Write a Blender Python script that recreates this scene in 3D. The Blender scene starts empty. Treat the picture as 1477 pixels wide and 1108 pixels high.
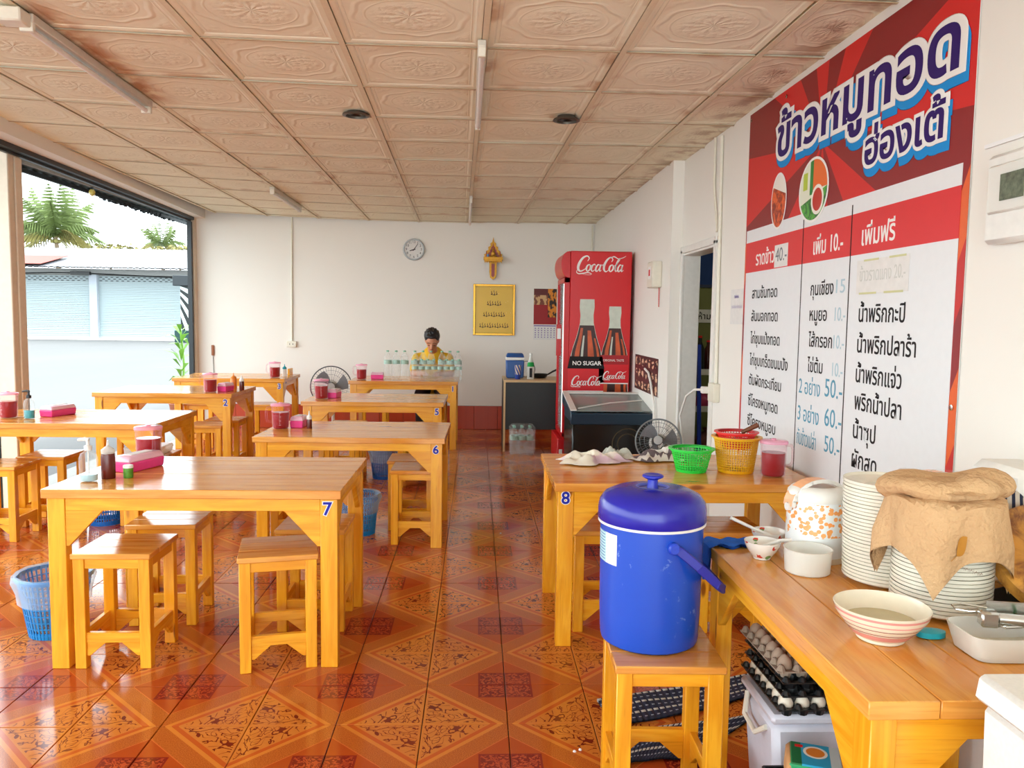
import bpy, bmesh, math, random
from mathutils import Matrix, Vector, Euler
random.seed(7)
S = bpy.context.scene
COL = S.collection
PI = math.pi
H = 1.421                      # camera height
def srgb(r, g, b):
    f = lambda c: (c/255)/12.92 if c <= 10 else (((c/255)+.055)/1.055)**2.4
    return (f(r), f(g), f(b), 1)
# ---------------------------------------------------------------- camera
yaw, pitch, roll = .0444, .0817, .0142
cy, sy, cp, sp = math.cos(yaw), math.sin(yaw), math.cos(pitch), math.sin(pitch)
FW = Vector((sy*cp, cy*cp, -sp)); RT = Vector((cy, -sy, 0)); UP = RT.cross(FW)
cr, sr = math.cos(roll), math.sin(roll)
R2 = cr*RT + sr*UP; U2 = -sr*RT + cr*UP
cam = bpy.data.cameras.new('camera'); cam.sensor_width = 36; cam.lens = 1156.8/1477*36
cam.clip_end = 500
camo = bpy.data.objects.new('camera', cam); COL.objects.link(camo)
M = Matrix.Identity(4)
for i in range(3):
    M[i][0] = R2[i]; M[i][1] = U2[i]; M[i][2] = -FW[i]
M[2][3] = H
camo.matrix_world = M
S.camera = camo
# ---------------------------------------------------------------- world, sun, exposure
w = bpy.data.worlds.new('sky'); S.world = w; w.use_nodes = True
bg = w.node_tree.nodes['Background']
bg.inputs[0].default_value = (.86, .97, 1, 1); bg.inputs[1].default_value = 5.0
sun = bpy.data.lights.new('sun', 'SUN'); sun.energy = 1.3; sun.angle = .05; sun.color = (1, .95, .85)
suno = bpy.data.objects.new('sun', sun); COL.objects.link(suno)
suno.rotation_euler = Vector((.35, -.45, .9)).to_track_quat('Z', 'Y').to_euler()
S.view_settings.view_transform = 'Standard'; S.view_settings.look = 'None'
S.view_settings.exposure = .17; S.view_settings.gamma = 1
S.view_settings.use_curve_mapping = False
try:
    S.cycles.max_bounces = 10; S.cycles.diffuse_bounces = 5; S.cycles.transparent_max_bounces = 24
    S.cycles.caustics_reflective = False; S.cycles.caustics_refractive = False
except Exception: pass
# ---------------------------------------------------------------- node helpers
class V:
    def __init__(s, nt, o): s.nt = nt; s.o = o
    def m(s, op, *a):
        n = s.nt.nodes.new('ShaderNodeMath'); n.operation = op
        for i, x in enumerate((s,)+a):
            if isinstance(x, V): s.nt.links.new(x.o, n.inputs[i])
            else: n.inputs[i].default_value = x
        return V(s.nt, n.outputs[0])
    def __add__(s, b): return s.m('ADD', b)
    __radd__ = __add__
    def __sub__(s, b): return s.m('SUBTRACT', b)
    def __rsub__(s, b): return s.m('MULTIPLY', -1).m('ADD', b)
    def __mul__(s, b): return s.m('MULTIPLY', b)
    __rmul__ = __mul__
    def __truediv__(s, b): return s.m('DIVIDE', b)
    def gt(s, b): return s.m('GREATER_THAN', b)
    def lt(s, b): return s.m('LESS_THAN', b)
    def abs(s): return s.m('ABSOLUTE')
    def mx(s, b): return s.m('MAXIMUM', b)
    def mn(s, b): return s.m('MINIMUM', b)
    def sm(s, a, b):   # smoothstep a..b
        n = s.nt.nodes.new('ShaderNodeMapRange'); n.interpolation_type = 'SMOOTHSTEP'
        s.nt.links.new(s.o, n.inputs[0]); n.inputs[1].default_value = a; n.inputs[2].default_value = b
        return V(s.nt, n.outputs[0])
class Mat:
    def __init__(s, name, rough=.5, spec=.5, metal=0, base=(.8, .8, .8, 1)):
        s.m = bpy.data.materials.new(name); s.m.use_nodes = True; s.nt = s.m.node_tree
        s.b = s.nt.nodes['Principled BSDF']
        s.b.inputs['Roughness'].default_value = rough; s.b.inputs['Metallic'].default_value = metal
        s.b.inputs['Specular IOR Level'].default_value = spec; s.b.inputs['Base Color'].default_value = base
    def n(s, t, **k):
        x = s.nt.nodes.new(t)
        for a, b in k.items(): setattr(x, a, b)
        return x
    def coord(s, which='UV'):
        n = s.n('ShaderNodeTexCoord'); sp_ = s.n('ShaderNodeSeparateXYZ'); s.nt.links.new(n.outputs[which], sp_.inputs[0])
        return [V(s.nt, sp_.outputs[i]) for i in range(3)]
    def rnd(s): return V(s.nt, s.n('ShaderNodeObjectInfo').outputs['Random'])
    def comb(s, x, y, z=0):
        c = s.n('ShaderNodeCombineXYZ')
        for i, q in enumerate((x, y, z)):
            if isinstance(q, V): s.nt.links.new(q.o, c.inputs[i])
            else: c.inputs[i].default_value = q
        return V(s.nt, c.outputs[0])
    def noise(s, vec, scale=5, detail=3, rough=.5, dist=0):
        n = s.n('ShaderNodeTexNoise'); s.nt.links.new(vec.o, n.inputs['Vector'])
        n.inputs['Scale'].default_value = scale; n.inputs['Detail'].default_value = detail
        n.inputs['Roughness'].default_value = rough; n.inputs['Distortion'].default_value = dist
        return V(s.nt, n.outputs[0])
    def voro(s, vec, scale=5, out='Distance'):
        n = s.n('ShaderNodeTexVoronoi'); s.nt.links.new(vec.o, n.inputs['Vector']); n.inputs['Scale'].default_value = scale
        return V(s.nt, n.outputs[out])
    def mix(s, f, a, b):
        n = s.n('ShaderNodeMix', data_type='RGBA')
        for i, q in ((0, f), (6, a), (7, b)):
            if isinstance(q, V): s.nt.links.new(q.o, n.inputs[i])
            else: n.inputs[i].default_value = q
        return V(s.nt, n.outputs[2])
    def col(s, c): s.nt.links.new(c.o, s.b.inputs['Base Color']) if isinstance(c, V) else setattr(s.b.inputs['Base Color'], 'default_value', c)
    def rough(s, r): s.nt.links.new(r.o, s.b.inputs['Roughness'])
    def bump(s, h, strength=.3, dist=.01):
        n = s.n('ShaderNodeBump'); n.inputs['Strength'].default_value = strength; n.inputs['Distance'].default_value = dist
        s.nt.links.new(h.o, n.inputs['Height']); s.nt.links.new(n.outputs[0], s.b.inputs['Normal'])
MATS = {}
def flat(name, c, rough=.5, spec=.5, metal=0, var=.06, nscale=30, bump=0):
    """plain surface with slight procedural mottling"""
    if name in MATS: return MATS[name]
    a = Mat(name, rough, spec, metal); x, y, z = a.coord('Object')
    n = a.noise(a.comb(x, y, z), nscale, 3)
    d = tuple(q*(1-var*2.2) for q in c[:3])+(1,)
    a.col(a.mix(n, d, tuple(min(1, q*(1+var*.6)) for q in c[:3])+(1,)))
    if bump: a.bump(n, bump, .004)
    MATS[name] = a.m
    return a.m
def wood(name, light, mid, dark, rough=.22):
    a = Mat(name, rough, .5); u, v, _ = a.coord('UV'); r = a.rnd()
    g = a.noise(a.comb(u*1.6+r*37, v*16+r*11, r*5), 1.5, 4, .55, .8)
    f = a.noise(a.comb(u*8+r*7, v*220, r*9), 1, 2)
    c = a.mix(g.sm(.32, .68), mid, light)
    c = a.mix(f.sm(.55, .8)*.35, c, dark)
    vv = a.comb(u*3.2+r*23, v*10+r*17, r*3)
    k = a.voro(vv, 1.0); ks = V(a.nt, a.n('ShaderNodeSeparateColor').outputs[0])
    a.nt.links.new(a.voro(vv, 1.0, 'Color').o, ks.o.node.inputs[0])
    kn = (1-k.sm(.09, .17))*ks.gt(.56)
    c = a.mix(kn*.85, c, srgb(120, 52, 14))
    c = a.mix((r-.5).abs()*.35, c, dark)
    a.col(c); a.rough(g*.1+(rough-.05)); a.bump(f*.4+g*.3, .12, .002)
    MATS[name] = a.m
    return a.m
WOOD = wood('varnished_pine', srgb(240, 176, 44), srgb(224, 148, 24), srgb(168, 88, 10))
WOODT = wood('varnished_pine_top', srgb(230, 166, 80), srgb(212, 136, 50), srgb(156, 82, 26), .15)
WHITE = flat('white_plastic', srgb(232, 230, 224), .35)
CREAM = flat('cream_plastic', srgb(228, 222, 205), .4)
PAPER = flat('white_paper', srgb(228, 226, 222), .8, .2)
BLACK = flat('black_plastic', srgb(22, 24, 26), .35)
DARK = flat('dark_steel', srgb(24, 32, 38), .45)
CHROME = flat('stainless_steel', srgb(205, 205, 200), .22, .5, 1)
GREYM = flat('grey_wire', srgb(120, 124, 126), .4, .5, .6)
PINK = flat('pink_plastic', srgb(240, 70, 150), .3)
REDP = flat('red_plastic', srgb(226, 32, 28), .35)
COKE = flat('fridge_red', srgb(200, 8, 18), .3)
BLUEP = flat('blue_plastic', srgb(26, 66, 190), .28, var=.1, nscale=6)
BLUEL = flat('blue_lid_plastic', srgb(32, 34, 160), .22)
def emit_text(name, c): return flat(name, c, .6, .2, var=0)
INK = emit_text('black_print', srgb(32, 28, 30)); WPR = emit_text('white_print', srgb(236, 234, 230))
PURPLE = emit_text('purple_print', srgb(48, 22, 98)); CYANP = emit_text('cyan_print', srgb(28, 138, 208))
BLUEPR = emit_text('blue_print', srgb(30, 36, 150)); GREENP = emit_text('green_print', srgb(30, 150, 70))
MARK = emit_text('teal_marker', srgb(90, 150, 175)); MARKF = emit_text('faded_marker', srgb(176, 200, 210)); REDPR = emit_text('red_print', srgb(206, 34, 34))
def clearmat(name, tint, film=.12, filmcol=(.9, .95, .95, 1), rough=.08, edge=.45):
    m = bpy.data.materials.new(name); m.use_nodes = True; nt = m.node_tree; nt.nodes.clear()
    o = nt.nodes.new('ShaderNodeOutputMaterial'); t = nt.nodes.new('ShaderNodeBsdfTransparent'); t.inputs[0].default_value = tint
    d = nt.nodes.new('ShaderNodeBsdfPrincipled'); d.inputs['Base Color'].default_value = filmcol; d.inputs['Roughness'].default_value = rough
    lw = nt.nodes.new('ShaderNodeLayerWeight'); lw.inputs[0].default_value = .35
    a = nt.nodes.new('ShaderNodeMath'); a.operation = 'MULTIPLY_ADD'; a.inputs[1].default_value = edge; a.inputs[2].default_value = film
    nt.links.new(lw.outputs['Facing'], a.inputs[0])
    x = nt.nodes.new('ShaderNodeMixShader'); nt.links.new(a.outputs[0], x.inputs[0])
    nt.links.new(t.outputs[0], x.inputs[1]); nt.links.new(d.outputs[0], x.inputs[2]); nt.links.new(x.outputs[0], o.inputs[0])
    MATS[name] = m
    return m
CLEAR = clearmat('clear_plastic', (.98, .99, .99, 1), .055, edge=.36)
FROST = clearmat('frosted_plastic', (.95, .95, .93, 1), .5, (.88, .87, .82, 1), .3)
PINKC = clearmat('clear_pink_plastic', (1, .93, .95, 1), .02, (.95, .6, .72, 1), .1, edge=.28)
GLASS = clearmat('clear_glass', (.9, .96, .96, 1), .1)
SYRUP = flat('red_syrup', srgb(150, 12, 20), .12)
# ---------------------------------------------------------------- mesh helpers
class MB:
    def __init__(s): s.v = []; s.f = []; s.uv = []; s.mi = []; s.sm = []
    def add(s, vs, fs, uvs=None, M=None, mi=0, smooth=False):
        b = len(s.v)
        s.v += [tuple((M @ Vector(p)) if M else p) for p in vs]
        for i, f in enumerate(fs):
            s.f.append([b+q for q in f]); s.mi.append(mi); s.sm.append(smooth)
            s.uv.append(uvs[i] if uvs else [(vs[q][0], vs[q][1]) for q in f])
        return s
    def box(s, c, d, M=None, mi=0, top=None):
        """box of centre c, size d; top=(fx,fy) scales the top face; uv u along the longest axis"""
        x, y, z = (q/2 for q in d); fx, fy = top or (1, 1)
        vs = [(c[0]+a*x*(fx if k > 0 else 1), c[1]+b_*y*(fy if k > 0 else 1), c[2]+k*z) for k in (-1, 1) for b_ in (-1, 1) for a in (-1, 1)]
        fs = [(0, 2, 3, 1), (4, 5, 7, 6), (0, 1, 5, 4), (2, 6, 7, 3), (0, 4, 6, 2), (1, 3, 7, 5)]
        L = max(range(3), key=lambda i: d[i]); ax = [(0, 1), (0, 1), (0, 2), (0, 2), (1, 2), (1, 2)]
        o = random.random()*9
        uv = []
        for f, (a, b_) in zip(fs, ax):
            if b_ == L: a, b_ = b_, a
            uv.append([(vs[q][a]+o, vs[q][b_]+o*.37) for q in f])
        return s.add(vs, fs, uv, M, mi)
    def prism(s, poly, t, M=None, mi=0, uvL=0):
        """polygon in local XY, extruded z 0..t"""
        n = len(poly); vs = [(p[0], p[1], 0) for p in poly]+[(p[0], p[1], t) for p in poly]
        fs = [list(range(n))[::-1], list(range(n, 2*n))]+[[i, (i+1) % n, (i+1) % n+n, i+n] for i in range(n)]
        uv = [[((vs[q][0], vs[q][1]+vs[q][2]) if uvL == 0 else (vs[q][1]+vs[q][2], vs[q][0])) for q in f] for f in fs]
        return s.add(vs, fs, uv, M, mi)
    def lathe(s, prof, seg=24, M=None, mi=0, smooth=True, arc=2*PI, sx=1, sy=1, ripple=None, cap=False):
        full = arc > 6.28; n = seg if full else seg+1
        vs = []
        for r, z in prof:
            for k in range(n):
                a = arc*k/seg; q = r*(ripple(a, z) if ripple else 1)
                vs.append((q*math.cos(a)*sx, q*math.sin(a)*sy, z))
        fs = []; uv = []
        for i in range(len(prof)-1):
            for k in range(seg):
                k2 = (k+1) % n if full else k+1
                fs.append((i*n+k, i*n+k2, (i+1)*n+k2, (i+1)*n+k))
                uv.append([(k/seg, prof[i][1]), ((k+1)/seg, prof[i][1]), ((k+1)/seg, prof[i+1][1]), (k/seg, prof[i+1][1])])
        s.add(vs, fs, uv, M, mi, smooth)
        if full and cap:
            for i, rev in ((0, True),):
                if prof[i][0] > 1e-5:
                    f = [i*n+k for k in range(n)]
                    s.add([vs[q] for q in f], [list(range(n))[::-1] if rev else list(range(n))], None, M, mi, False)
        return s
    def tube(s, pts, r, seg=8, M=None, mi=0, cap=True):
        P = [Vector(p) for p in pts]; n = len(P); rs = r if isinstance(r, (list, tuple)) else [r]*n
        vs = []; fs = []; t0 = (P[1]-P[0]).normalized(); up = Vector((0, 0, 1)) if abs(t0.z) < .9 else Vector((1, 0, 0))
        nx = t0.cross(up).normalized()
        for i in range(n):
            t = (P[min(i+1, n-1)]-P[max(i-1, 0)]).normalized()
            nx = (nx-t*nx.dot(t)).normalized(); ny = t.cross(nx)
            for k in range(seg):
                a = 2*PI*k/seg; vs.append(tuple(P[i]+(nx*math.cos(a)+ny*math.sin(a))*rs[i]))
        for i in range(n-1):
            for k in range(seg): fs.append((i*seg+k, i*seg+(k+1) % seg, (i+1)*seg+(k+1) % seg, (i+1)*seg+k))
        s.add(vs, fs, None, M, mi, True)
        if cap:
            s.add([vs[k] for k in range(seg)], [list(range(seg))[::-1]], None, M, mi)
            s.add([vs[(n-1)*seg+k] for k in range(seg)], [list(range(seg))], None, M, mi)
        return s
    def grid(s, nx, ny, fn, M=None, mi=0, smooth=True):
        vs = [tuple(fn(i/nx, j/ny)) for j in range(ny+1) for i in range(nx+1)]; fs = []; uv = []
        for j in range(ny):
            for i in range(nx):
                a = j*(nx+1)+i; fs.append((a, a+1, a+nx+2, a+nx+1))
                uv.append([(i/nx, j/ny), ((i+1)/nx, j/ny), ((i+1)/nx, (j+1)/ny), (i/nx, (j+1)/ny)])
        return s.add(vs, fs, uv, M, mi, smooth)
    def mesh(s, name, mats, bev=0):
        me = bpy.data.meshes.new(name); me.from_pydata(s.v, [], s.f)
        ul = me.uv_layers.new(name='UVMap'); k = 0
        for f in s.uv:
            for q in f: ul.data[k].uv = q; k += 1
        for p, mi, sm in zip(me.polygons, s.mi, s.sm): p.material_index = mi; p.use_smooth = sm
        for m in (mats if isinstance(mats, (list, tuple)) else [mats]): me.materials.append(m)
        if bev:
            bm = bmesh.new(); bm.from_mesh(me)
            bmesh.ops.bevel(bm, geom=[e for e in bm.edges if len(e.link_faces) == 2 and e.calc_face_angle(0) > .5], offset=bev, segments=1, affect='EDGES', clamp_overlap=True)
            bm.to_mesh(me); bm.free()
        me.validate()
        try: me.set_sharp_from_angle(angle=math.radians(38))
        except Exception: pass
        return me
def place(o, parent=None, loc=None, rot=None, scale=None):
    COL.objects.link(o)
    if parent: o.parent = parent
    if loc: o.location = loc
    if rot: o.rotation_euler = rot
    if scale: o.scale = scale
    return o
def obj(name, mb, mats=None, parent=None, loc=None, rot=None, bev=0, scale=None):
    me = mb.mesh(name, mats, bev) if isinstance(mb, MB) else mb
    return place(bpy.data.objects.new(name, me), parent, loc, rot, scale)
def tag(o, label, cat, group=None, kind=None):
    if label: o['label'] = label
    if cat: o['category'] = cat
    if group: o['group'] = group
    if kind: o['kind'] = kind
    return o
def thing(name, label, cat, loc=(0, 0, 0), rz=0, group=None, rot=None):
    o = bpy.data.objects.new(name, None); o.empty_display_size = .05; place(o, None, loc, rot or (0, 0, rz))
    return tag(o, label, cat, group)
KIDS = {}
def dup(root, loc, rz, label, group=None):
    if root not in KIDS: KIDS[root] = [(c, list(c.children)) for c in root.children]
    r = root.copy(); COL.objects.link(r); r.location = loc; r.rotation_euler = (0, 0, rz); r['label'] = label
    if group: r['group'] = group
    for ch, gs in KIDS[root]:
        c = ch.copy(); COL.objects.link(c); c.parent = r
        for g in gs:
            d = g.copy(); COL.objects.link(d); d.parent = c
    return r
def struct(name, mb, mats, bev=0, parent=None, **k):
    o = obj(name, mb, mats, parent, bev=bev, **k)
    if not parent: o['kind'] = 'structure'
    return o
def T(x=0, y=0, z=0, rx=0, ry=0, rz=0, s=1): return Matrix.Translation((x, y, z)) @ Euler((rx, ry, rz)).to_matrix().to_4x4() @ Matrix.Scale(s, 4)
def text(name, body, size, mat, parent, loc, rot=(0, 0, 0), offset=0, ext=.0004, align='LEFT', sx=1, shear=0, space=1):
    cu = bpy.data.curves.new(name, 'FONT'); cu.body = body; cu.size = size; cu.offset = offset; cu.extrude = ext
    cu.align_x = align; cu.shear = shear; cu.space_character = space; cu.resolution_u = 4
    o = bpy.data.objects.new(name, cu); COL.objects.link(o)
    bpy.context.view_layer.update()
    me = bpy.data.meshes.new_from_object(o.evaluated_get(bpy.context.evaluated_depsgraph_get()))
    bpy.data.objects.remove(o); bpy.data.curves.remove(cu)
    me.materials.clear(); me.materials.append(mat)
    return place(bpy.data.objects.new(name, me), parent, loc, rot, (sx, 1, 1))
def ribbon(mb, pts, wd, M=None, z=.0005, sub=6, mi=0):
    """flat brush stroke through 2-D pts; wd a width or list of widths"""
    n = len(pts); ws = wd if isinstance(wd, (list, tuple)) else [wd]*n
    P = []; W = []
    g = lambda i: pts[max(0, min(n-1, i))]
    for i in range(n-1):
        for k in range(sub):
            t = k/sub; a, b, c, d = g(i-1), g(i), g(i+1), g(i+2)
            P.append(tuple(.5*((2*b[j])+(-a[j]+c[j])*t+(2*a[j]-5*b[j]+4*c[j]-d[j])*t*t+(-a[j]+3*b[j]-3*c[j]+d[j])*t**3) for j in (0, 1)))
            W.append(ws[i]*(1-t)+ws[i+1]*t)
    P.append(pts[-1]); W.append(ws[-1]); vs = []
    for i in range(len(P)):
        a = P[max(0, i-1)]; b = P[min(len(P)-1, i+1)]; dx, dy = b[0]-a[0], b[1]-a[1]; L = math.hypot(dx, dy) or 1
        vs += [(P[i][0]-dy/L*W[i]/2, P[i][1]+dx/L*W[i]/2, z), (P[i][0]+dy/L*W[i]/2, P[i][1]-dx/L*W[i]/2, z)]
    mb.add(vs, [(2*i, 2*i+1, 2*i+3, 2*i+2) for i in range(len(P)-1)], None, M, mi)
    return mb
# ================================================================ FLOOR
TS = .3; FX, FY = -.1775, 2.712
def tile_material():
    a = Mat('glazed_floor_tile', .13, .5); u, v, _ = a.coord('UV'); r = a.rnd()
    s = u+v
    n1 = a.noise(a.comb(u*9+r*3, v*9, r*2), 1, 4, .6, 1.2); fine = a.noise(a.comb(u, v, 0), 90, 2)
    base = a.mix(fine, srgb(170, 74, 26), srgb(194, 92, 34))
    red = a.mix(fine, srgb(158, 64, 24), srgb(174, 76, 28))
    gran = a.mix(fine.sm(.35, .65), srgb(152, 74, 28), srgb(190, 104, 40))
    band = srgb(204, 122, 46)
    flo_ = a.mix(n1, srgb(206, 126, 50), srgb(188, 106, 40))
    vein = ((a.noise(a.comb(u*3.2+3, v*3.2+1, 0), 1.5, .6, .5, 1.5)-.5).abs()).lt(.036)
    vein = vein.mx(((a.noise(a.comb(u*2.5+13, v*4.5+7, 0), 1.5, .6, .5, 1.6)-.47).abs()).lt(.026))
    inside = s.lt(.76)*u.gt(.035)*v.gt(.035)
    c = a.mix(s.gt(.80), flo_, srgb(184, 84, 32))
    c = a.mix(vein*inside, c, srgb(104, 34, 20))
    c = a.mix(s.gt(.88), c, band)
    c = a.mix(s.gt(.955), c, gran)
    c = a.mix(s.gt(1.27), c, srgb(204, 104, 46))
    c = a.mix(s.gt(1.285), c, red)
    sq = u.gt(.655)*v.gt(.655)
    q = ((u-.83).abs()).mx((v-.83).abs())
    orn = a.noise(a.comb(u*6, v*6, 4), 1.6, 2, .5, 2.)
    sqc = a.mix(((orn-.5).abs()).lt(.07), srgb(172, 68, 38), srgb(110, 32, 26))
    sqc = a.mix(q.gt(.15), sqc, srgb(124, 36, 26))
    c = a.mix(sq, c, sqc)
    c = a.mix(r*.18, c, srgb(170, 60, 20))
    a.col(c); a.rough(a.noise(a.comb(u, v, r*9), 3, 3)*.12+.06)
    return a.m
TILE = tile_material()
GROUT = flat('dark_grout', srgb(70, 30, 16), .8)
floor = struct('floor', MB().box((-.9, 4.2, -.035), (5.3, 12.4, .05)).box((2.6, 6.6, -.035), (1.8, 3.6, .05)), GROUT)
t = MB(); g = .0016; h_ = TS/2-g
for (z0, i0, z1, i1) in ((-.012, 0, -.0012, 0), (-.0012, 0, 0, .0015)):
    a0, a1 = h_-i0, h_-i1
    vs = [(sx*a0, sy_*a0, z0) for sx, sy_ in ((-1, -1), (1, -1), (1, 1), (-1, 1))]+[(sx*a1, sy_*a1, z1) for sx, sy_ in ((-1, -1), (1, -1), (1, 1), (-1, 1))]
    t.add(vs, [(i, (i+1) % 4, (i+1) % 4+4, i+4) for i in range(4)], [[((vs[q][0])/TS+.5, vs[q][1]/TS+.5) for q in (i, (i+1) % 4, (i+1) % 4+4, i+4)] for i in range(4)])
    top = vs[4:]
t.add(top, [(0, 1, 2, 3)], [[(p[0]/TS+.5, p[1]/TS+.5) for p in top]])
tile_me = t.mesh('floor_tile', TILE)
field = MB()
for j in range(-15, 25):
    for i in range(-11, 6):
        x, y = FX+TS*(i+.5), FY+TS*(j+.5)
        if x < -3.42 or x > 1.66: continue
        rot = {(0, 0): 0, (1, 0): PI/2, (1, 1): PI, (0, 1): -PI/2}[(i % 2, j % 2)]
        near = 2.25 < y < 6.6 and x > -.66*y-.35 and x < .72*y+.2
        if near:
            obj('floor_tile', tile_me, None, floor, (x, y, random.uniform(-.0006, .0004)), (0, 0, rot))
        else:
            Mx = T(x, y, random.uniform(-.0004, .0004), 0, 0, rot)
            field.add(t.v, t.f, t.uv, Mx)
fo = obj('floor_tile_field', field, TILE, floor); fo['kind'] = 'stuff'
# ================================================================ WALLS
def plaster(name, c, var=.03):
    a = Mat(name, .62, .3); x, y, z = a.coord('Object')
    n = a.noise(a.comb(x, y, z), 1.3, 4); f = a.noise(a.comb(x, y, z), 60, 2)
    a.col(a.mix(n, tuple(q*(1-var) for q in c[:3])+(1,), tuple(q*(1+var) for q in c[:3])+(1,))); a.bump(f, .08, .002)
    return a.m
WALL = plaster('white_painted_wall', srgb(232, 228, 220))
WALLG = plaster('olive_green_wall', srgb(120, 124, 74)); WALLB = plaster('deep_blue_wall', srgb(14, 52, 110))
YB, XR, XR2, YJ = 10.2, 1.56, 1.475, 6.13
struct('wall_back', MB().box((-.9, YB+.06, 1.4), (5.2, .12, 2.9)), WALL)
mb = MB()
D0, D1, DZ = 5.25, 6.06, 1.93
mb.box((XR+.06, (D0-3)/2, 1.4), (.12, D0+3, 2.9))
mb.box((XR+.06, (D0+D1)/2, (DZ+2.85)/2), (.12, D1-D0, 2.85-DZ))
mb.box((XR+.06, (D1+YB)/2, 1.4), (.12, YB-D1, 2.9))
mb.box(((XR+XR2)/2, (YJ+YB)/2, 1.4), (XR-XR2+.002, YB-YJ, 2.9))
struct('wall_right', mb, WALL)
# door frame
mb = MB()
for y in (D0-.02, D1+.02): mb.box((XR-.008, y, DZ/2), (.02, .05, DZ+.04)); mb.box((XR+.06, y+(.012 if y < 5.5 else -.012), DZ/2), (.13, .02, DZ))
mb.box((XR-.008, (D0+D1)/2, DZ+.02), (.02, D1-D0+.09, .05)); mb.box((XR+.06, (D0+D1)/2, DZ-.01), (.13, D1-D0, .02))
struct('trim_1', mb, WHITE, .004)
# storeroom behind the doorway
struct('wall_storeroom_far', MB().box((2.6, 7.95, .88), (2.0, .1, 1.76)).box((2.6, 7.95, 2.2), (2.0, .1, .88), mi=1).box((2.6, 7.89, 1.765), (1.9, .02, .03), mi=2), [WALLG, WALLB, flat('dark_blue_rail', srgb(10, 30, 70))])
struct('wall_storeroom_right', MB().box((3.45, 6.4, 1.3), (.1, 3.2, 2.6)), WALLG)
struct('wall_storeroom_near', MB().box((2.6, 4.9, 1.3), (1.9, .1, 2.6)), WALLG)
struct('ceiling_storeroom', MB().box((2.6, 6.4, 2.65), (1.9, 3.2, .1)), WALL)
# wall tiles along the foot of the back wall
WT = Mat('glazed_wall_tile', .3, .35); u_, v_, _ = WT.coord('Object'); rr = WT.rnd()
WT.col(WT.mix(WT.noise(WT.comb(u_, v_, rr), 14, 3), srgb(160, 50, 20), srgb(184, 66, 28))); WT = WT.m
bb = struct('baseboard_back', MB().box((-.9, YB-.004, .15), (4.9, .008, .3)), GROUT)
tm = MB().box((0, 0, 0), (.296, .012, .296)).mesh('wall_tile', WT, .002)
for k in range(16):
    obj('wall_tile', tm, None, bb, (FX-3.15+.3*k+.15, YB-.01, .15))
sl_ = bpy.data.lights.new('storeroom_fill_light', 'POINT'); sl_.energy = 9; sl_.color = (1, .93, .8); sl_.shadow_soft_size = .08  # added fill lamp, no visible source; lifts the dark room behind the doorway
so_ = bpy.data.objects.new('storeroom_fill_light', sl_); COL.objects.link(so_); so_.location = (2.5, 6.3, 2.3)
# ================================================================ CEILING
def cz(x): return 2.606+.009*x+(.0067*(x+.5)**2-.0134*(x+.5) if x < -.5 else 0)
def panel_material():
    a = Mat('embossed_ceiling_panel', .7, .25); u, v, _ = a.coord('UV'); r = a.rnd()
    x = u-.5; y = v-.5
    e = ((x/.46)*(x/.46)+(y/.40)*(y/.40)).m('SQRT'); ang = y.m('ARCTAN2', x)
    ringw = (e*1.0+(ang*8).m('SINE')*.035-.84).abs()
    ring = 1-ringw.sm(.0, .07); ring2 = 1-((e-.66).abs()).sm(0, .03)
    e2 = ((x/.27)*(x/.27)+(y/.24)*(y/.24)).m('SQRT')
    pet = (ang*11).m('SINE')*(1-e2.sm(.2, 1.1))
    vo = a.voro(a.comb(u*1.0, v*1.0, 0), 22); nn = a.noise(a.comb(u, v, 0), 16, 3, .6, 1.)
    ros = ((1-vo)*1.1+nn)*(1-e2.sm(.75, 1.1))+pet*.35
    q = x.abs().mx(y.abs()); dd = x.abs()+y.abs()
    cor = ((1-vo)+nn*.5)*e.sm(.98, 1.06)*(1-q.sm(.40, .43))*dd.sm(.62, .7)
    fr = (1-((q-.455).abs()).sm(.0, .014))+(1-((q-.425).abs()).sm(.0, .008))*.6
    hgt = ring*.8+ring2*.35+ros*.9+cor*.8+fr*.7
    a.bump(hgt, .65, .007)
    st = a.noise(a.comb(u*1.3+r*9, v*1.3, r*7), 2.2, 4)
    edge = q.sm(.34, .5)
    c = a.mix(st, srgb(230, 224, 198), srgb(244, 240, 216))
    c = a.mix(edge*r.gt(.72)*st.sm(.45, .7)*.7, c, srgb(176, 128, 76))
    gx = a.n('ShaderNodeNewGeometry'); sp2 = a.n('ShaderNodeSeparateXYZ'); a.nt.links.new(gx.outputs['Position'], sp2.inputs[0])
    X_, Y_ = V(a.nt, sp2.outputs[0]), V(a.nt, sp2.outputs[1])
    st2 = a.noise(a.comb(X_, Y_, 0), 7, 4)
    burn = (1-((X_+1.78+(Y_-4)*.04).abs()).sm(.0, .13))*Y_.sm(3.2, 3.5)*(1-Y_.sm(4.6, 4.9))*st2.sm(.3, .6)
    c = a.mix(burn*.75, c, srgb(170, 104, 52))
    c = a.mix(X_.sm(1.28, 1.5)*st2.sm(.42, .62)*.6, c, srgb(150, 104, 62))
    a.col(c)
    return a.m
PANEL = panel_material()
CU, CV, SK = .6176, .64, .0220
ceil = struct('ceiling', MB().box((-.85, 3.7, 2.86), (5.4, 13.6, .06)), flat('ceiling_void', srgb(120, 110, 100)))
cr_, sr_ = math.cos(-SK), math.sin(-SK)
pm = MB()
w_, d_ = CU-.03, CV-.014
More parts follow.
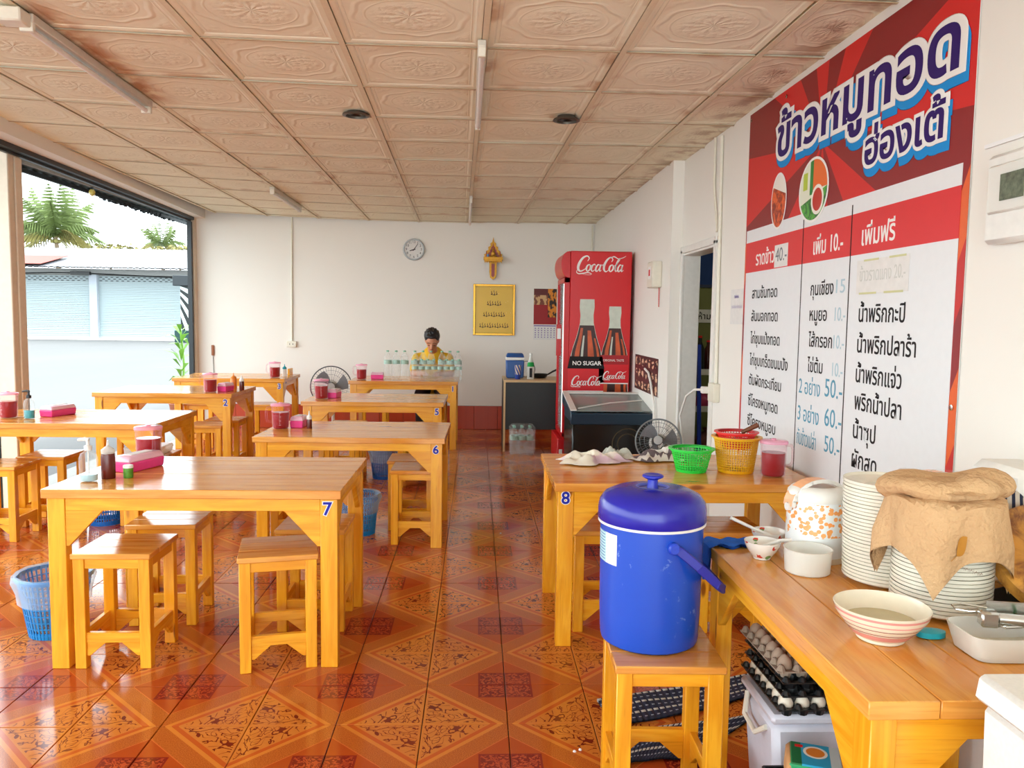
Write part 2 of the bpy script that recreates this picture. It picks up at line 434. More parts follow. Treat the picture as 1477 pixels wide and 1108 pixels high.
def ring_face(a, za, b, zb, M=None):
    pa = [(-a[0], -a[1], za), (a[0], -a[1], za), (a[0], a[1], za), (-a[0], a[1], za)]
    pb = [(-b[0], -b[1], zb), (b[0], -b[1], zb), (b[0], b[1], zb), (-b[0], b[1], zb)]
    vs = pa+pb
    fs = [(i, i+4, (i+1) % 4+4, (i+1) % 4) for i in range(4)]
    pm.add(vs, fs, [[(vs[q][0]/w_+.5, vs[q][1]/d_+.5) for q in f] for f in fs])
ring_face((w_/2, d_/2), .014, (w_/2, d_/2), 0); ring_face((w_/2, d_/2), 0, (w_/2-.02, d_/2-.02), .0); ring_face((w_/2-.02, d_/2-.02), 0, (w_/2-.03, d_/2-.03), .006)
a_ = (w_/2-.03, d_/2-.03); vs = [(-a_[0], -a_[1], .006), (a_[0], -a_[1], .006), (a_[0], a_[1], .006), (-a_[0], a_[1], .006)]
pm.add(vs, [(3, 2, 1, 0)], [[(vs[q][0]/w_+.5, vs[q][1]/d_+.5) for q in (3, 2, 1, 0)]])
pme = pm.mesh('ceiling_panel', PANEL)
TEE = flat('ceiling_tee_paint', srgb(226, 212, 180), .5); TEE2 = flat('cross_tee_paint', srgb(190, 164, 128), .6)
def cpos(c, r): return (.0194+CU*c-.0136*r, 3.6426+CV*r+.0163*c)
for r in range(-9, 11):
    for c in range(-6, 3):
        x, y = cpos(c+.5, r+.5)
        if x < -3.35: continue
        z = cz(x); sl = math.atan((cz(x+.3)-cz(x-.3))/.6)
        sc = (1, 1, 1); xx = x
        if c == 2: sc = (.62, 1, 1); xx = x-CU*.19
        if r == 10: sc = (sc[0], .25, 1); y -= .24
        obj('ceiling_panel', pme, None, ceil, (xx, y, z+random.uniform(0, .004)), (random.uniform(-.004, .004), -sl+random.uniform(-.004, .004), .0235), scale=sc)
for c in range(-5, 3):
    p0 = cpos(c, -9); p1 = cpos(c, 10.2); x = (p0[0]+p1[0])/2; y = (p0[1]+p1[1])/2; L = math.hypot(p1[0]-p0[0], p1[1]-p0[1])
    m = MB().box((0, 0, .002), (.026, L, .004)).box((0, 0, .02), (.004, L, .034))
    obj('main_tee', m, TEE, ceil, (x, y, cz(x)-.006), (0, 0, .0213))
for r in range(-9, 11):
    m = MB()
    for c in range(-6, 3):
        a, b = cpos(c, r), cpos(c+1, r)
        if c == 2: b = (1.58, a[1]+.008)
        x = (a[0]+b[0])/2
        if x < -3.4: continue
        m.box((0, 0, 0), (math.hypot(b[0]-a[0], b[1]-a[1])-.027, .012, .003), T(x, (a[1]+b[1])/2, cz(x)-.003, 0, -math.atan((cz(b[0])-cz(a[0]))/.6), .0264))
    obj('cross_tee', m, TEE2, ceil)
# ================================================================ OPEN LEFT SIDE
def skewbar(x0, x1, y0, y1, za, zb, wl, h):
    """bar whose right face runs from (x0,y0) to (x1,y1); bottom z za..zb"""
    vs = [(x-w2, y, z+dz) for (x, y, z) in ((x0, y0, za), (x1, y1, zb)) for dz in (0, h) for w2 in (0, wl)]
    return MB().add(vs, [(0, 2, 3, 1), (4, 5, 7, 6), (0, 1, 5, 4), (2, 6, 7, 3), (0, 4, 6, 2), (1, 3, 7, 5)])
struct('trim_2', skewbar(-2.60, -3.375, -1.5, 10.2, 2.525, 2.60, .26, .28), WALL)                     # beam above the opening
struct('trim_3', (lambda a, b: a.add(b.v, b.f))(skewbar(-2.78, -3.47, -1.5, 10.1, 2.49, 2.565, .10, .036), skewbar(-2.84, -3.51, -1.5, 10.1, 2.47, 2.545, .03, .025)), DARK)  # black shutter rail
mb = MB().box((-3.345, 5.93, 1.27), (.12, .16, 2.54))
mb.box((-3.278, 5.96, 1.26), (.014, .09, 2.5))
struct('trim_4', mb, flat('beige_column_paint', srgb(226, 210, 188)), .006)
struct('trim_5', MB().box((-3.435, 5.86, 1.25), (.04, .04, 2.5)), DARK)
struct('trim_6', MB().box((-3.515, 10.06, 1.27), (.05, .05, 2.54)), DARK)
struct('wall_back_return', MB().box((-3.51, 10.2, 1.35), (.06, .2, 2.7)), flat('beige_jamb_paint', srgb(220, 204, 184)))
struct('floor_edge', MB().box((-3.55, 4.0, -.05), (.3, 13, .1)), flat('concrete_kerb', srgb(150, 150, 148), .8))
# ================================================================ OUTSIDE
def asphalt():
    a = Mat('grey_concrete_road', .85, .2); x, y, z = a.coord('Object')
    n = a.noise(a.comb(x, y*.4, 0), .35, 5); f = a.noise(a.comb(x, y, 0), 8, 3)
    a.col(a.mix(n*.7+f*.3, srgb(92, 92, 95), srgb(116, 114, 112))); return a.m
mb = MB().grid(2, 12, lambda u, v: (-60+56.4*u, -6+70*v, -.10+(.22 if v > .5 else .22*v/.5)), smooth=False)
o = obj('ground', mb, asphalt()); o['kind'] = 'structure'
k = 40/30
SH = flat('pale_shutter_paint', srgb(160, 174, 178), .5); SHW = flat('white_render', srgb(170, 170, 168), .8)
ROOF = flat('grey_white_roof_sheet', srgb(118, 118, 124), .45, var=.12, nscale=2)
shop = thing('shop_row', 'long single-storey shop row with two pale roller shutters across the road', 'building', (0, 40, .1))
X0, X1, XP = -30, -12.6, [(-22.6, -18.78), (-18.42, -14.15)]
mb = MB().box(((X0+X1)/2, 2.2, 1.7), (X1-X0, 4.0, 3.4))
obj('wall', mb, SHW, shop)
obj('plinth', MB().box(((X0+X1)/2, -.5, .04), (X1-X0, 1.3, .12)), flat('pale_kerb', srgb(215, 210, 200), .8), shop)
for a, b in XP:
    m = MB(); nz = 34
    for i in range(nz): m.box(((a+b)/2, .15+.02*(i % 2), .1+3.0*(i+.5)/nz), (b-a, .08, 3.0/nz-.012))
    so = obj('roller_shutter', m, SH, shop)
    m = MB()
    for r in range(3):
        n = int((b-a)/.26)
        for i in range(n): m.box((a+.13+(i+.5*(r % 2))*.26, .098, 2.86+.085*r), (.12, .012, .035))
    obj('vent_slots', m, BLACK, so)
for x in (-22.75, -18.6, -13.9): obj('pilaster', MB().box((x, .05, 1.6), (.36, .25, 3.2)), flat('pale_blue_pilaster', srgb(176, 182, 192), .7), shop)
obj('header', MB().box(((X0+X1)/2, .02, 3.28), (X1-X0, .3, .28)), SHW, shop)
m = MB(); n = 130
def rf(u, v): return (X0-.4+(X1-X0+.8)*u, -1.3+6.3*v, 3.42+1.35*v+(.035 if int(u*n+.5) % 2 else 0))
m.grid(n, 1, rf, smooth=False); m.grid(n, 1, lambda u, v: tuple(Vector(rf(u, v))-Vector((0, 0, .05))), smooth=False)
obj('roof', m, ROOF, shop)
sl = math.atan(1.35/6.3)
obj('red_roof_patch', MB().box((0, 0, 0), (4.4, 2.6, .02), T(-22.6, -.0, 3.83, sl, 0, 0)), flat('salmon_roof_paint', srgb(158, 74, 64), .7), shop)
obj('conduit_box', MB().box((-19.1, -.2, 3.2), (.9, .2, .16)).tube([(-23, -.16, 3.12), (-20.5, -.17, 3.2), (-19.1, -.2, 3.2), (-16, -.17, 3.1), (-13, -.17, 3.02)], .03, 5), BLACK, shop)
# sign stand with striped panel
st = thing('sign_stand', 'dark sign stand with black and white striped panel at right of opening', 'sign', (-13.35, 36.8, .045))
obj('header_board', MB().box((.55, 0, 2.85), (1.6, .3, .46)), DARK, st, bev=.02)
zb = Mat('striped_print', .6); u_, v_, _ = zb.coord('UV')
ang_ = (v_-1.05).m('ARCTAN2', u_*.9+.5); zb.col(zb.mix(((ang_*26+u_*2).m('SINE')).gt(.0), srgb(16, 24, 24), srgb(190, 205, 205)))
obj('striped_panel', MB().grid(1, 1, lambda u, v: (.05+.95*u, -.05, .62+2.0*v)).box((.55, .02, 1.6), (1.0, .08, 2.05), mi=1), [zb.m, DARK], st)
obj('lower_board', MB().box((.55, 0, .35), (1.5, .35, .55)), flat('dark_teal_board', srgb(8, 54, 52), .6), st, bev=.02)
# awning over the pavement
aw = thing('awning', 'dark corrugated metal awning hanging outside the left opening', 'awning', (0, 0, 0))
m = MB(); n = 150
def af(u, v): return (-3.50-.30*v, -1+12.2*u, 2.645-.05*v+(.02 if int(u*n+.5) % 2 else 0))
m.grid(n, 1, af, smooth=False)
obj('corrugated_sheet', m, flat('dark_green_sheet', srgb(44, 62, 66), .5, nscale=3, var=.2), aw)
obj('purlin', MB().box((-3.60, 5, 2.60), (.035, 12, .03)), flat('grey_brown_timber', srgb(120, 108, 96), .7), aw)
obj('purlin', MB().box((-3.77, 5, 2.585), (.03, 12, .035)), DARK, aw)
m = MB()
for i in range(80):
    y = 8.3+2.0*i/80; L = random.uniform(.02, .07); x = -3.80+random.uniform(-.02, .02)
    m.add([(x, y, 2.6), (x+.01, y+random.uniform(.01, .04), 2.6), (x, y+random.uniform(-.01, .03), 2.6-L)], [(0, 1, 2)])
    m.box((x+.02, y, 2.585-random.uniform(0, .02)), (.02, .02, .03))
o = obj('shade_net_fringe', m, flat('black_net', srgb(28, 36, 42), .9), aw); o['kind'] = 'stuff'
bl = thing('bulb_holder', 'small brass-coloured bulb hanging under the dark awning', 'lamp', (-3.58, 7.72, 2.58))
obj('cap', MB().lathe([(.012, 0), (.014, -.02), (.02, -.03)], 10), BLACK, bl); obj('bulb', MB().lathe([(.018, -.025), (.028, -.045), (.026, -.07), (.004, -.085)], 12), flat('yellow_glass', srgb(206, 180, 90), .2), bl)
obj('overhead_cable', MB().tube([(-26, 34+q*0, 9.2) for q in ()] or [(-9.3, 12, 5.1), (-10, 19, 6.0), (-11, 27, 6.9), (-12, 36, 8.4)], .012, 5), BLACK)
tag(bpy.data.objects['overhead_cable'], 'thin black cable strung across the bright sky', 'cable')
# palms
LEAF = flat('palm_leaf', srgb(118, 136, 76), .6, var=.35, nscale=1.5); LEAFY = flat('yellow_palm_leaf', srgb(140, 132, 72), .6, var=.3, nscale=1.5)
TRUNK = flat('palm_trunk', srgb(130, 112, 90), .9, var=.2)
def frond_mesh(L, droop, seed, mat):
    rd = random.Random(seed); m = MB(); n = 16; P = []
    for i in range(n+1):
        t = i/n; P.append(Vector((L*(t-.12*t*t*droop), 0, L*(.42*t-droop*t*t*.75))))
    m.tube([tuple(p) for p in P], [.035*(1-.8*i/n) for i in range(n+1)], 4)
    for i in range(2, n*2+1):
        t = i/(2*n); q = P[min(n, int(t*n))]
        ll = L*.34*math.sin(PI*min(1, t*.9+.1))*rd.uniform(.9, 1.3)
        for s_ in (-1, 1):
            d = Vector((.5, s_*.6, -.6-.5*rd.random())).normalized()*ll
            wv = Vector((.06, 0, .02)); m.add([tuple(q-wv), tuple(q+wv), tuple(q+d*.6+wv*.8), tuple(q+d)], [(0, 1, 2, 3)])
    return m.mesh('frond', mat)
FR = [frond_mesh(3.0, d, s_, mt) for d, s_, mt in ((.15, 1, LEAF), (.5, 2, LEAF), (1.0, 3, LEAF), (1.35, 4, LEAFY))]
def palm(x, y, zc, sc, n, label):
    o = thing('palm_tree', label, 'tree', (x, y, 0))
    obj('trunk', MB().tube([(0, 0, 0), (.15*sc, 0, zc*.4), (.1, 0, zc*.8), (0, 0, zc)], [.2, .17, .14, .12], 8), TRUNK, o)
    rd = random.Random(int(x*10))
    for i in range(n):
        kk = i/n; me = FR[0 if kk < .22 else 1 if kk < .5 else 2 if kk < .78 else 3]
        f = obj('frond', me, None, o, (0, 0, zc), (0, -1.05+1.1*kk+rd.uniform(-.1, .1), i*2.4+rd.uniform(-.3, .3)), scale=(sc, sc, sc))
    for i in range(5): obj('coconut', MB().lathe([(.001, -.13), (.1, -.08), (.13, 0), (.09, .1), (.001, .13)], 8), LEAFY, o, (.2*math.cos(i*1.3), .2*math.sin(i*1.3), zc-.25)) if sc > .9 else None
palm(-25.4, 50, 5.9, 1.08, 23, 'big coconut palm with yellowing lower fronds behind the shop roof')
palm(-23.0, 60, 6.3, .66, 15, 'smaller coconut palm behind the middle of the shop roof')
palm(-19.3, 60, 6.0, .5, 16, 'far small palm beside the black opening post')
def bush(x, y, z, rx, rz_, label, mat, n=420, leaf=.35, name='shrub', cat='shrub'):
    m = MB(); rd = random.Random(int(x*7+y))
    for i in range(n):
        a, b = rd.uniform(0, 2*PI), math.acos(rd.uniform(-.2, 1)); q = rd.uniform(.6, 1)
        c = Vector((rx*q*math.sin(b)*math.cos(a), rx*.6*q*math.sin(b)*math.sin(a), rz_*q*math.cos(b)))
        d = Vector((rd.uniform(-1, 1), rd.uniform(-1, 1), rd.uniform(-.6, .8)))*leaf; e = Vector((rd.uniform(-1, 1), rd.uniform(-1, 1), rd.uniform(-1, 1)))*leaf*.4
        m.add([tuple(c), tuple(c+d*.5+e), tuple(c+d), tuple(c+d*.5-e)], [(0, 1, 2, 3)])
    o = thing(name, label, cat, (x, y, z)); obj('foliage', m, mat, o); obj('stem', MB().tube([(0, 0, -z+.1), (0, 0, rz_*.4)], .08, 6), TRUNK, o)
bush(-25.3, 57, 5.4, 2.6, .75, 'yellow-green treetop showing left behind the shop roof', LEAFY)
bush(-20.6, 57, 5.5, 1.9, .5, 'low yellowish treetop behind the right end of the roof', LEAFY)
bush(-20.9, 66, 6.3, .9, .9, 'faint brownish bare treetop above the roof', flat('dry_twigs', srgb(150, 140, 110), .9), 260, .3)
bs = thing('potted_palm', 'green leafy pot plant outside by the black corner post', 'plant', (-3.95, 10.9, -.05))
obj('pot', MB().lathe([(.12, 0), (.16, .25), (.17, .27), (.15, .27), (.14, .2)], 18), flat('terracotta', srgb(150, 80, 50), .8), bs)
GL = flat('fresh_leaf', srgb(120, 170, 60), .5, var=.25, nscale=6)
lm = MB().add([(0, 0, 0), (.14, .035, .09), (.36, .0, .05), (.14, -.035, .09)], [(0, 1, 2, 3)])
lme = lm.mesh('leaf', GL)
obj('stem', MB().tube([(0, 0, .2), (.03, .02, .8), (0, 0, 1.25)], .015, 6), GL, bs)
for i in range(26):
    zz = .55+.75*(i/26); obj('leaf', lme, None, bs, (0, 0, zz), (0, random.uniform(-.5, .35), i*2.4))
# ================================================================ TABLES AND STOOLS
TW, TD, TH = 1.163, .76, .73
def brace_mesh(L, B, t):
    """right-angle corner brace in the XZ plane, corner at the origin, towards +x and -z"""
    m = MB().prism([(0, 0), (0, -B), (.012, -B), (L, 0)], t, T(0, t/2, 0, PI/2))
    return m.mesh('corner_brace', WOOD, .0015)
BR_T = brace_mesh(.15, .15, .022); BR_S = brace_mesh(.075, .055, .018)
def braces(parent, hx, hy, z, me):
    for sx in (-1, 1):
        for sy_ in (-1, 1):
            obj('corner_brace', me, None, parent, (sx*hx, sy_*(hy+.012), z), (0, 0, 0 if sx < 0 else PI))
            obj('corner_brace', me, None, parent, (sx*(hx+.012), sy_*hy, z), (0, 0, PI/2 if sy_ < 0 else -PI/2))
def make_table(name, label, TW, TD, nplank=7, along='x'):
    o = thing(name, label, 'table', (0, 0, 0))
    pw = TD/nplank
    pm_ = MB().box((0, 0, 0), (TW, pw-.0012, .036)).mesh('plank', WOODT, .002)
    for i in range(nplank): obj('plank', pm_, None, o, (0, -TD/2+pw*(i+.5), TH-.018-(.0004*(i % 3))))
    leg = MB().box((0, 0, 0), (.068, .05, TH-.036)).mesh('leg', WOOD, .002)
    for sx in (-1, 1):
        for sy_ in (-1, 1): obj('leg', leg, None, o, (sx*(TW/2-.05), sy_*(TD/2-.04), (TH-.036)/2))
    for sy_ in (-1, 1):
        obj('apron', MB().box((0, 0, 0), (TW-.17, .024, .052)), WOOD, o, (0, sy_*(TD/2-.03), TH-.036-.026), bev=.0015)
    for sx in (-1, 1):
        obj('apron', MB().box((0, 0, 0), (.024, TD-.13, .052)), WOOD, o, (sx*(TW/2-.036), 0, TH-.036-.026), bev=.0015)
    hx, hy, z = TW/2-.084, TD/2-.065, TH-.036-.045
    for sx in (-1, 1):
        for sy_ in (-1, 1):
            obj('corner_brace', BR_T, None, o, (sx*hx, sy_*(hy+.035), z), (0, 0, 0 if sx < 0 else PI))
            obj('corner_brace', BR_T, None, o, (sx*(hx+.048), sy_*hy, z), (0, 0, PI/2 if sy_ < 0 else -PI/2))
    return o
GT = 'numbered pine dining tables'
t7 = make_table('dining_table', 'pine dining table with number 7 sticker, nearest on the left side', TW, TD)
t7.location = (-1.115, 3.16+TD/2, 0); t7['group'] = GT
def table(x, y, z, label, rz=0):
    o = dup(t7, (x, y, 0), rz, label, GT); o.scale = (1, 1, z/TH); return o
t6 = table(-.765, 4.86+TD/2, .685, 'pine dining table with number 6 sticker, behind the nearest left table', -.015)
t5 = table(-.845, 6.56+TD/2, .722, 'pine dining table with number 5 sticker, third one back in middle row', -.01)
t1 = table(-.78, 8.56+TD/2, .735, 'pine dining table with number 1 sticker holding rows of water bottles')
t3 = table(-2.60, 8.50+TD/2, .752, 'pine dining table with number 3 sticker by back left corner')
t2 = table(-2.66, 6.88+TD/2, .748, 'pine dining table with number 2 sticker beside the open left side')
t4 = table(-2.62, 5.06+TD/2, .73, 'pine dining table with sky glare on top, cut by left picture edge')
t4.scale.x = 1.06
t8 = table(.92, 3.36+TD/2, .722, 'pine dining table with number 8 sticker holding plastic baskets')
def number(tb, digit, x, z, y=None, size=.074):
    y = -TD/2+.0135 if y is None else y
    s_ = text('number_sticker', digit, size, WPR, tb, (x-.022, y, z-.006), (PI/2, 0, 0), offset=.0048, ext=.0006)
    text('digit', digit, size, BLUEPR, s_, (0, 0, .0009), ext=.0004, offset=.0016)
for tb, d_ in ((t7, '7'), (t6, '6'), (t5, '5'), (t1, '1'), (t3, '3'), (t2, '2')): number(tb, d_, TW/2-.052, .635)
number(t8, '8', -TW/2+.052, .645)
GS = 'small square pine stools'
def make_stool():
    o = thing('stool', '', 'stool', (0, 0, 0), 0, GS)
    sw = .31; n = 3; pw = sw/n
    pm_ = MB().box((0, 0, 0), (sw, pw-.001, .022)).mesh('plank', WOODT, .003)
    for i in range(n): obj('plank', pm_, None, o, (0, -sw/2+pw*(i+.5), .459))
    leg = MB().box((0, 0, 0), (.044, .04, .448)).mesh('leg', WOOD, .002)
    for sx in (-1, 1):
        for sy_ in (-1, 1): obj('leg', leg, None, o, (sx*.127, sy_*.127, .224))
    rx = MB().box((0, 0, 0), (.212, .018, .04)).mesh('apron', WOOD, .0015); ry = MB().box((0, 0, 0), (.018, .216, .04)).mesh('apron', WOOD, .0015)
    r2 = MB().box((0, 0, 0), (.212, .02, .042)).mesh('stretcher', WOOD, .0015); r3 = MB().box((0, 0, 0), (.02, .216, .042)).mesh('stretcher', WOOD, .0015)
    for q in (-1, 1):
        obj('apron', rx, None, o, (0, q*.132, .427)); obj('apron', ry, None, o, (q*.134, 0, .427))
        obj('stretcher', r2, None, o, (0, q*.130, .125)); obj('stretcher', r3, None, o, (q*.132, 0, .125))
    for sx in (-1, 1):
        for sy_ in (-1, 1):
            obj('corner_brace', BR_S, None, o, (sx*.105, sy_*.130, .105), (0, 0, 0 if sx < 0 else PI))
            obj('corner_brace', BR_S, None, o, (sx*.132, sy_*.107, .105), (0, 0, PI/2 if sy_ < 0 else -PI/2))
    return o
st0 = make_stool()
SL = [(-1.44, 3.32, 0, 'pine stool half under front left of the nearest left table, beside the blue lattice bin'),
 (-1.425, 3.77, .04, 'pine stool second back under left end of the nearest left table'),
 (-.81, 3.29, .22, 'pine stool turned askew at front right of the nearest left table'),
 (-.735, 3.69, 0, 'pine stool tucked under right end of the nearest left table by its rear leg'),
 (-.375, 5.085, 0, 'pine stool half out at front right of the second middle-row table'),
 (-.43, 5.42, 0, 'pine stool under the far right of the second middle-row table'),
 (-1.13, 5.12, .05, 'pine stool under the left end of the second middle-row table'),
 (-2.975, 5.13, 0, 'pine stool nearest the left picture edge under sunlit table'),
 (-2.86, 5.49, 0, 'pine stool behind the leftmost one under sunlit table'),
 (-2.22, 5.52, 0, 'pine stool carrying a clear plastic tub under sunlit table'),
 (-2.33, 7.05, 0, 'pine stool half out at front right of the table beside the open side'),
 (-2.29, 7.42, 0, 'pine stool deep under right end of the table beside the open side'),
 (-2.95, 7.15, 0, 'pine stool under left end of the table beside the open side'),
 (-2.27, 8.72, 0, 'pine stool half out at front right of the back left corner table'),
 (-2.95, 8.75, 0, 'pine stool under left end of the back left corner table'),
 (-1.16, 6.82, 0, 'pine stool at front left of the third middle-row table'),
 (-1.15, 7.2, 0, 'pine stool at far left of the third middle-row table'),
 (-.5, 6.78, 0, 'pine stool at front right of the third middle-row table'),
 (-.5, 7.15, 0, 'pine stool at far right of the third middle-row table'),
 (-1.12, 8.8, 0, 'pine stool under left end of the back table of bottles'),
 (-.5, 9.56, 0, 'pine stool the man sits on behind the back table of bottles'),
 (.60, 3.68, 0, 'pine stool under left end of the basket table behind blue cooler'),
 (1.17, 3.66, .0, 'pine stool with pale shiny seat under right end of the basket table'),
 (.55, 2.27, -.03, 'pine stool carrying the big blue cooler')]
for i, (x, y, a, lb) in enumerate(SL):
    o = st0 if i == 0 else dup(st0, (0, 0, 0), 0, lb, GS)
    o.location = (x, y, 0); o.rotation_euler.z = a; o['label'] = lb
# ================================================================ TABLE-TOP THINGS
def make_jug():
    o = thing('syrup_jug', '', 'jug', group='clear jugs of red drink with pink lids')
    rib = lambda a, z: 1+.012*(1 if int(a*24/(2*PI)*2) % 2 else -1)
    obj('liquid', MB().lathe([(.044, .004), (.050, .012), (.052, .09), (.0525, .108), (.001, .108)], 24), SYRUP, o)
    obj('body', MB().lathe([(.046, 0), (.054, .006), (.0565, .09), (.058, .140), (.061, .142), (.060, .152)], 28), PINKC, o)
    m = MB()
    for k in range(7): m.tube([(.0578*math.cos(-1.9)*1.0+.0*k, .0578*math.sin(-1.9), .03+.013*k), (.0578*math.cos(-1.7-.12*(k % 2)), .0578*math.sin(-1.7-.12*(k % 2)), .03+.013*k)], .0012, 4)
    obj('measure_marks', m, WPR, o)
    obj('lid', MB().lathe([(.058, .150), (.0625, .150), (.063, .160), (.058, .164), (.012, .166), (.010, .172), (.001, .172)], 28), clearmat('pink_lid', (1, .72, .82, 1), .55, (.95, .42, .58, 1)), o)
    obj('handle', MB().tube([(-.055, .0, .142), (-.082, 0, .140), (-.090, 0, .12), (-.090, 0, .07), (-.082, 0, .05), (-.056, 0, .045)], .0075, 8), PINKC, o)
    return o
jug0 = make_jug(); JG = 'clear jugs of red drink with pink lids'
JL = [(-1.535, 3.80, .73, 2.2, 'red drink jug with pink lid on the nearest left table'),
 (-1.27, 5.24, .685, .4, 'red drink jug with pink lid on the second middle-row table'), (-1.31, 6.82, .722, .4, 'red drink jug with pink lid on the third middle-row table'),
 (-1.255, 8.80, .735, 0, 'red drink jug with pink lid on the back table of bottles beside water bottles'), (-2.30, 7.02, .748, 0, 'red drink jug with pink lid on the table beside the open side'),
 (-2.17, 8.72, .752, 0, 'red drink jug with pink lid on the back left corner table'), (-3.045, 5.33, .73, 0, 'red drink jug cut by the left picture edge'),
 (1.355, 3.56, .722, PI, 'red drink jug with pink lid beside baskets on the basket table')]
for i, (x, y, z, a, lb) in enumerate(JL):
    o = jug0 if i == 0 else dup(jug0, (0, 0, 0), 0, lb, JG)
    o.location = (x, y, z); o.rotation_euler.z = a; o['label'] = lb
def make_box():
    o = thing('condiment_box', '', 'box')
    m = MB().box((0, 0, .022), (.21, .095, .044), top=(1.05, 1.08)); obj('body', m, PINK, o, bev=.005)
    m = MB().box((0, 0, .058), (.22, .103, .026), top=(.9, .8)); obj('lid', m, clearmat('pale_pink_lid', (1, .8, .9, 1), .75, (.96, .62, .76, 1)), o, bev=.005)
    obj('tissue', MB().box((0, 0, .0725), (.13, .04, .003)), PAPER, o)
    return o
box0 = make_box(); BG = 'pink plastic tissue boxes on the tables'
BL = [(-1.50, 3.60, .73, 1.25, 'long pink tissue box on the nearest left table beside sauce bottle'), (-1.17, 5.33, .685, 1.5, 'pink box beside jug on the second middle-row table'),
 (-1.22, 6.92, .722, 1.4, 'pink box beside jug on the third middle-row table'), (-1.09, 8.86, .735, .0, 'pink box beside jug on the back table of bottles'),
 (-2.20, 7.12, .748, 1.3, 'pink box beside jug on the table beside the open side'), (-2.80, 5.47, .73, 1.3, 'long pink box by green gel bottle at far left')]
for i, (x, y, z, a, lb) in enumerate(BL):
    o = box0 if i == 0 else dup(box0, (0, 0, 0), 0, lb, BG)
    o.location = (x, y, z); o.rotation_euler.z = a; o['label'] = lb; o['group'] = BG
    if i in (1, 2, 3, 4): o.scale = (.62, .85, 1.05)
def pump_bottle(loc, label, liquid, pump, r=.033, h=.125, fill=.05):
    o = thing('pump_bottle', label, 'bottle', loc)
    obj('bottle', MB().lathe([(r*.9, 0), (r, .005), (r, h*.78), (r*.8, h*.93), (.013, h), (.013, h+.012)], 20, sy=.75), CLEAR, o)
    obj('liquid', MB().lathe([(r*.86, .004), (r*.93, .008), (r*.93, fill), (.001, fill)], 20, sy=.74), liquid, o)
    m = MB().lathe([(.015, h+.004), (.015, h+.022), (.007, h+.026), (.006, h+.045)], 12).tube([(.004, 0, h+.045), (-.012, 0, h+.05), (-.04, 0, h+.046)], [.009, .008, .005], 8)
    m.tube([(0, 0, h), (0, 0, .02)], .0025, 6); obj('pump', m, pump, o)
    return o
TEAL = flat('teal_gel', srgb(20, 150, 165), .15); CLG = flat('pale_gel', srgb(170, 205, 215), .15)
pump_bottle((-1.585, 3.32, .73), 'clear gel bottle with white pump at left end of the nearest left table', CLG, WHITE, .037, .125, .03)
pump_bottle((-2.885, 5.28, .73), 'teal gel bottle with black pump on far left table', TEAL, BLACK, .034, .13, .055)
def sauce(loc, label, mat, cap, r=.026, h=.10):
    o = thing('sauce_bottle', label, 'bottle', loc)
    obj('bottle', MB().lathe([(r*.95, 0), (r, .004), (r, h*.85), (r*.9, h)], 18), mat, o)
    obj('nozzle_cap', MB().lathe([(r*.92, h), (r*.95, h+.016), (r*.5, h+.026), (.006, h+.032), (.003, h+.055), (.001, h+.055)], 16), cap, o)
    return o
BRS = flat('brown_sauce', srgb(96, 30, 22), .2); ORS = flat('orange_sauce', srgb(225, 130, 40), .3)
sauce((-1.535, 3.385, .73), 'brown sauce bottle with pale nozzle on the nearest left table', BRS, FROST, .028, .105)
sauce((-2.09, 7.22, .748), 'dark red sauce bottle behind pink box on the table beside the open side', BRS, WHITE, .022, .08)
sauce((-2.20, 7.35, .748), 'orange sauce bottle with nozzle on the table beside the open side', ORS, ORS, .028, .09)
sauce((-2.10, 8.86, .752), 'blue-capped clear sauce bottle on the back left corner table', FROST, TEAL, .024, .08)
sauce((-1.09, 5.26, .685), 'small dark sauce bottle with white cap on the second middle-row table', BRS, WHITE, .018, .06)
o = thing('shaker', 'small green labelled shaker with white lid on the nearest left table', 'shaker', (-1.46, 3.40, .73))
obj('body', MB().lathe([(.019, 0), (.0195, .002), (.0195, .042)], 18), flat('green_gold_label', srgb(96, 160, 48), .4, var=.4, nscale=60), o)
obj('lid', MB().lathe([(.0205, .042), (.0205, .052), (.018, .054), (.001, .054)], 18), WHITE, o)
o = thing('wooden_rack', 'small pale wooden rack standing at right end of the back left corner table', 'rack', (-2.10, 9.13, .752)); 
obj('panel', MB().box((0, 0, .035), (.02, .16, .07)), WOOD, o)
o = thing('clear_tub', 'clear plastic tub resting on a stool under sunlit table', 'tub', (-2.22, 5.5, .471))
obj('tub', MB().box((0, 0, .03), (.24, .2, .06), top=(1.1, 1.1)), FROST, o, bev=.012)
# water bottles
LGR = flat('green_white_label', srgb(196, 232, 214), .5, var=.42, nscale=90)
def make_bottle(r, h, name, grp):
    o = thing(name, '', 'bottle', group=grp)
    z = h
    obj('bottle', MB().lathe([(r*.85, 0), (r, .008), (r, z*.28), (r*.94, z*.32), (r, z*.36), (r, z*.70), (r*.9, z*.78), (r*.45, z*.9), (.013, z*.93), (.013, z*.96)], 16), CLEAR, o)
    obj('label', MB().lathe([(r*1.02, z*.52), (r*1.02, z*.66)], 16), LGR, o)
    obj('cap', MB().lathe([(.0155, z*.945), (.0155, z*.995), (.001, z)], 12), flat('pale_green_cap', srgb(130, 190, 160), .4), o)
    return o
G1 = 'tall water bottles in the back row on the back table of bottles'; G2 = 'small water bottles in front on the back table of bottles'
b0 = make_bottle(.043, .315, 'water_bottle', G1); b0['label'] = 'tall clear water bottle in the back row on the back table of bottles'
xs = [555, 566.5, 578, 592, 603, 614, 629, 640, 651]
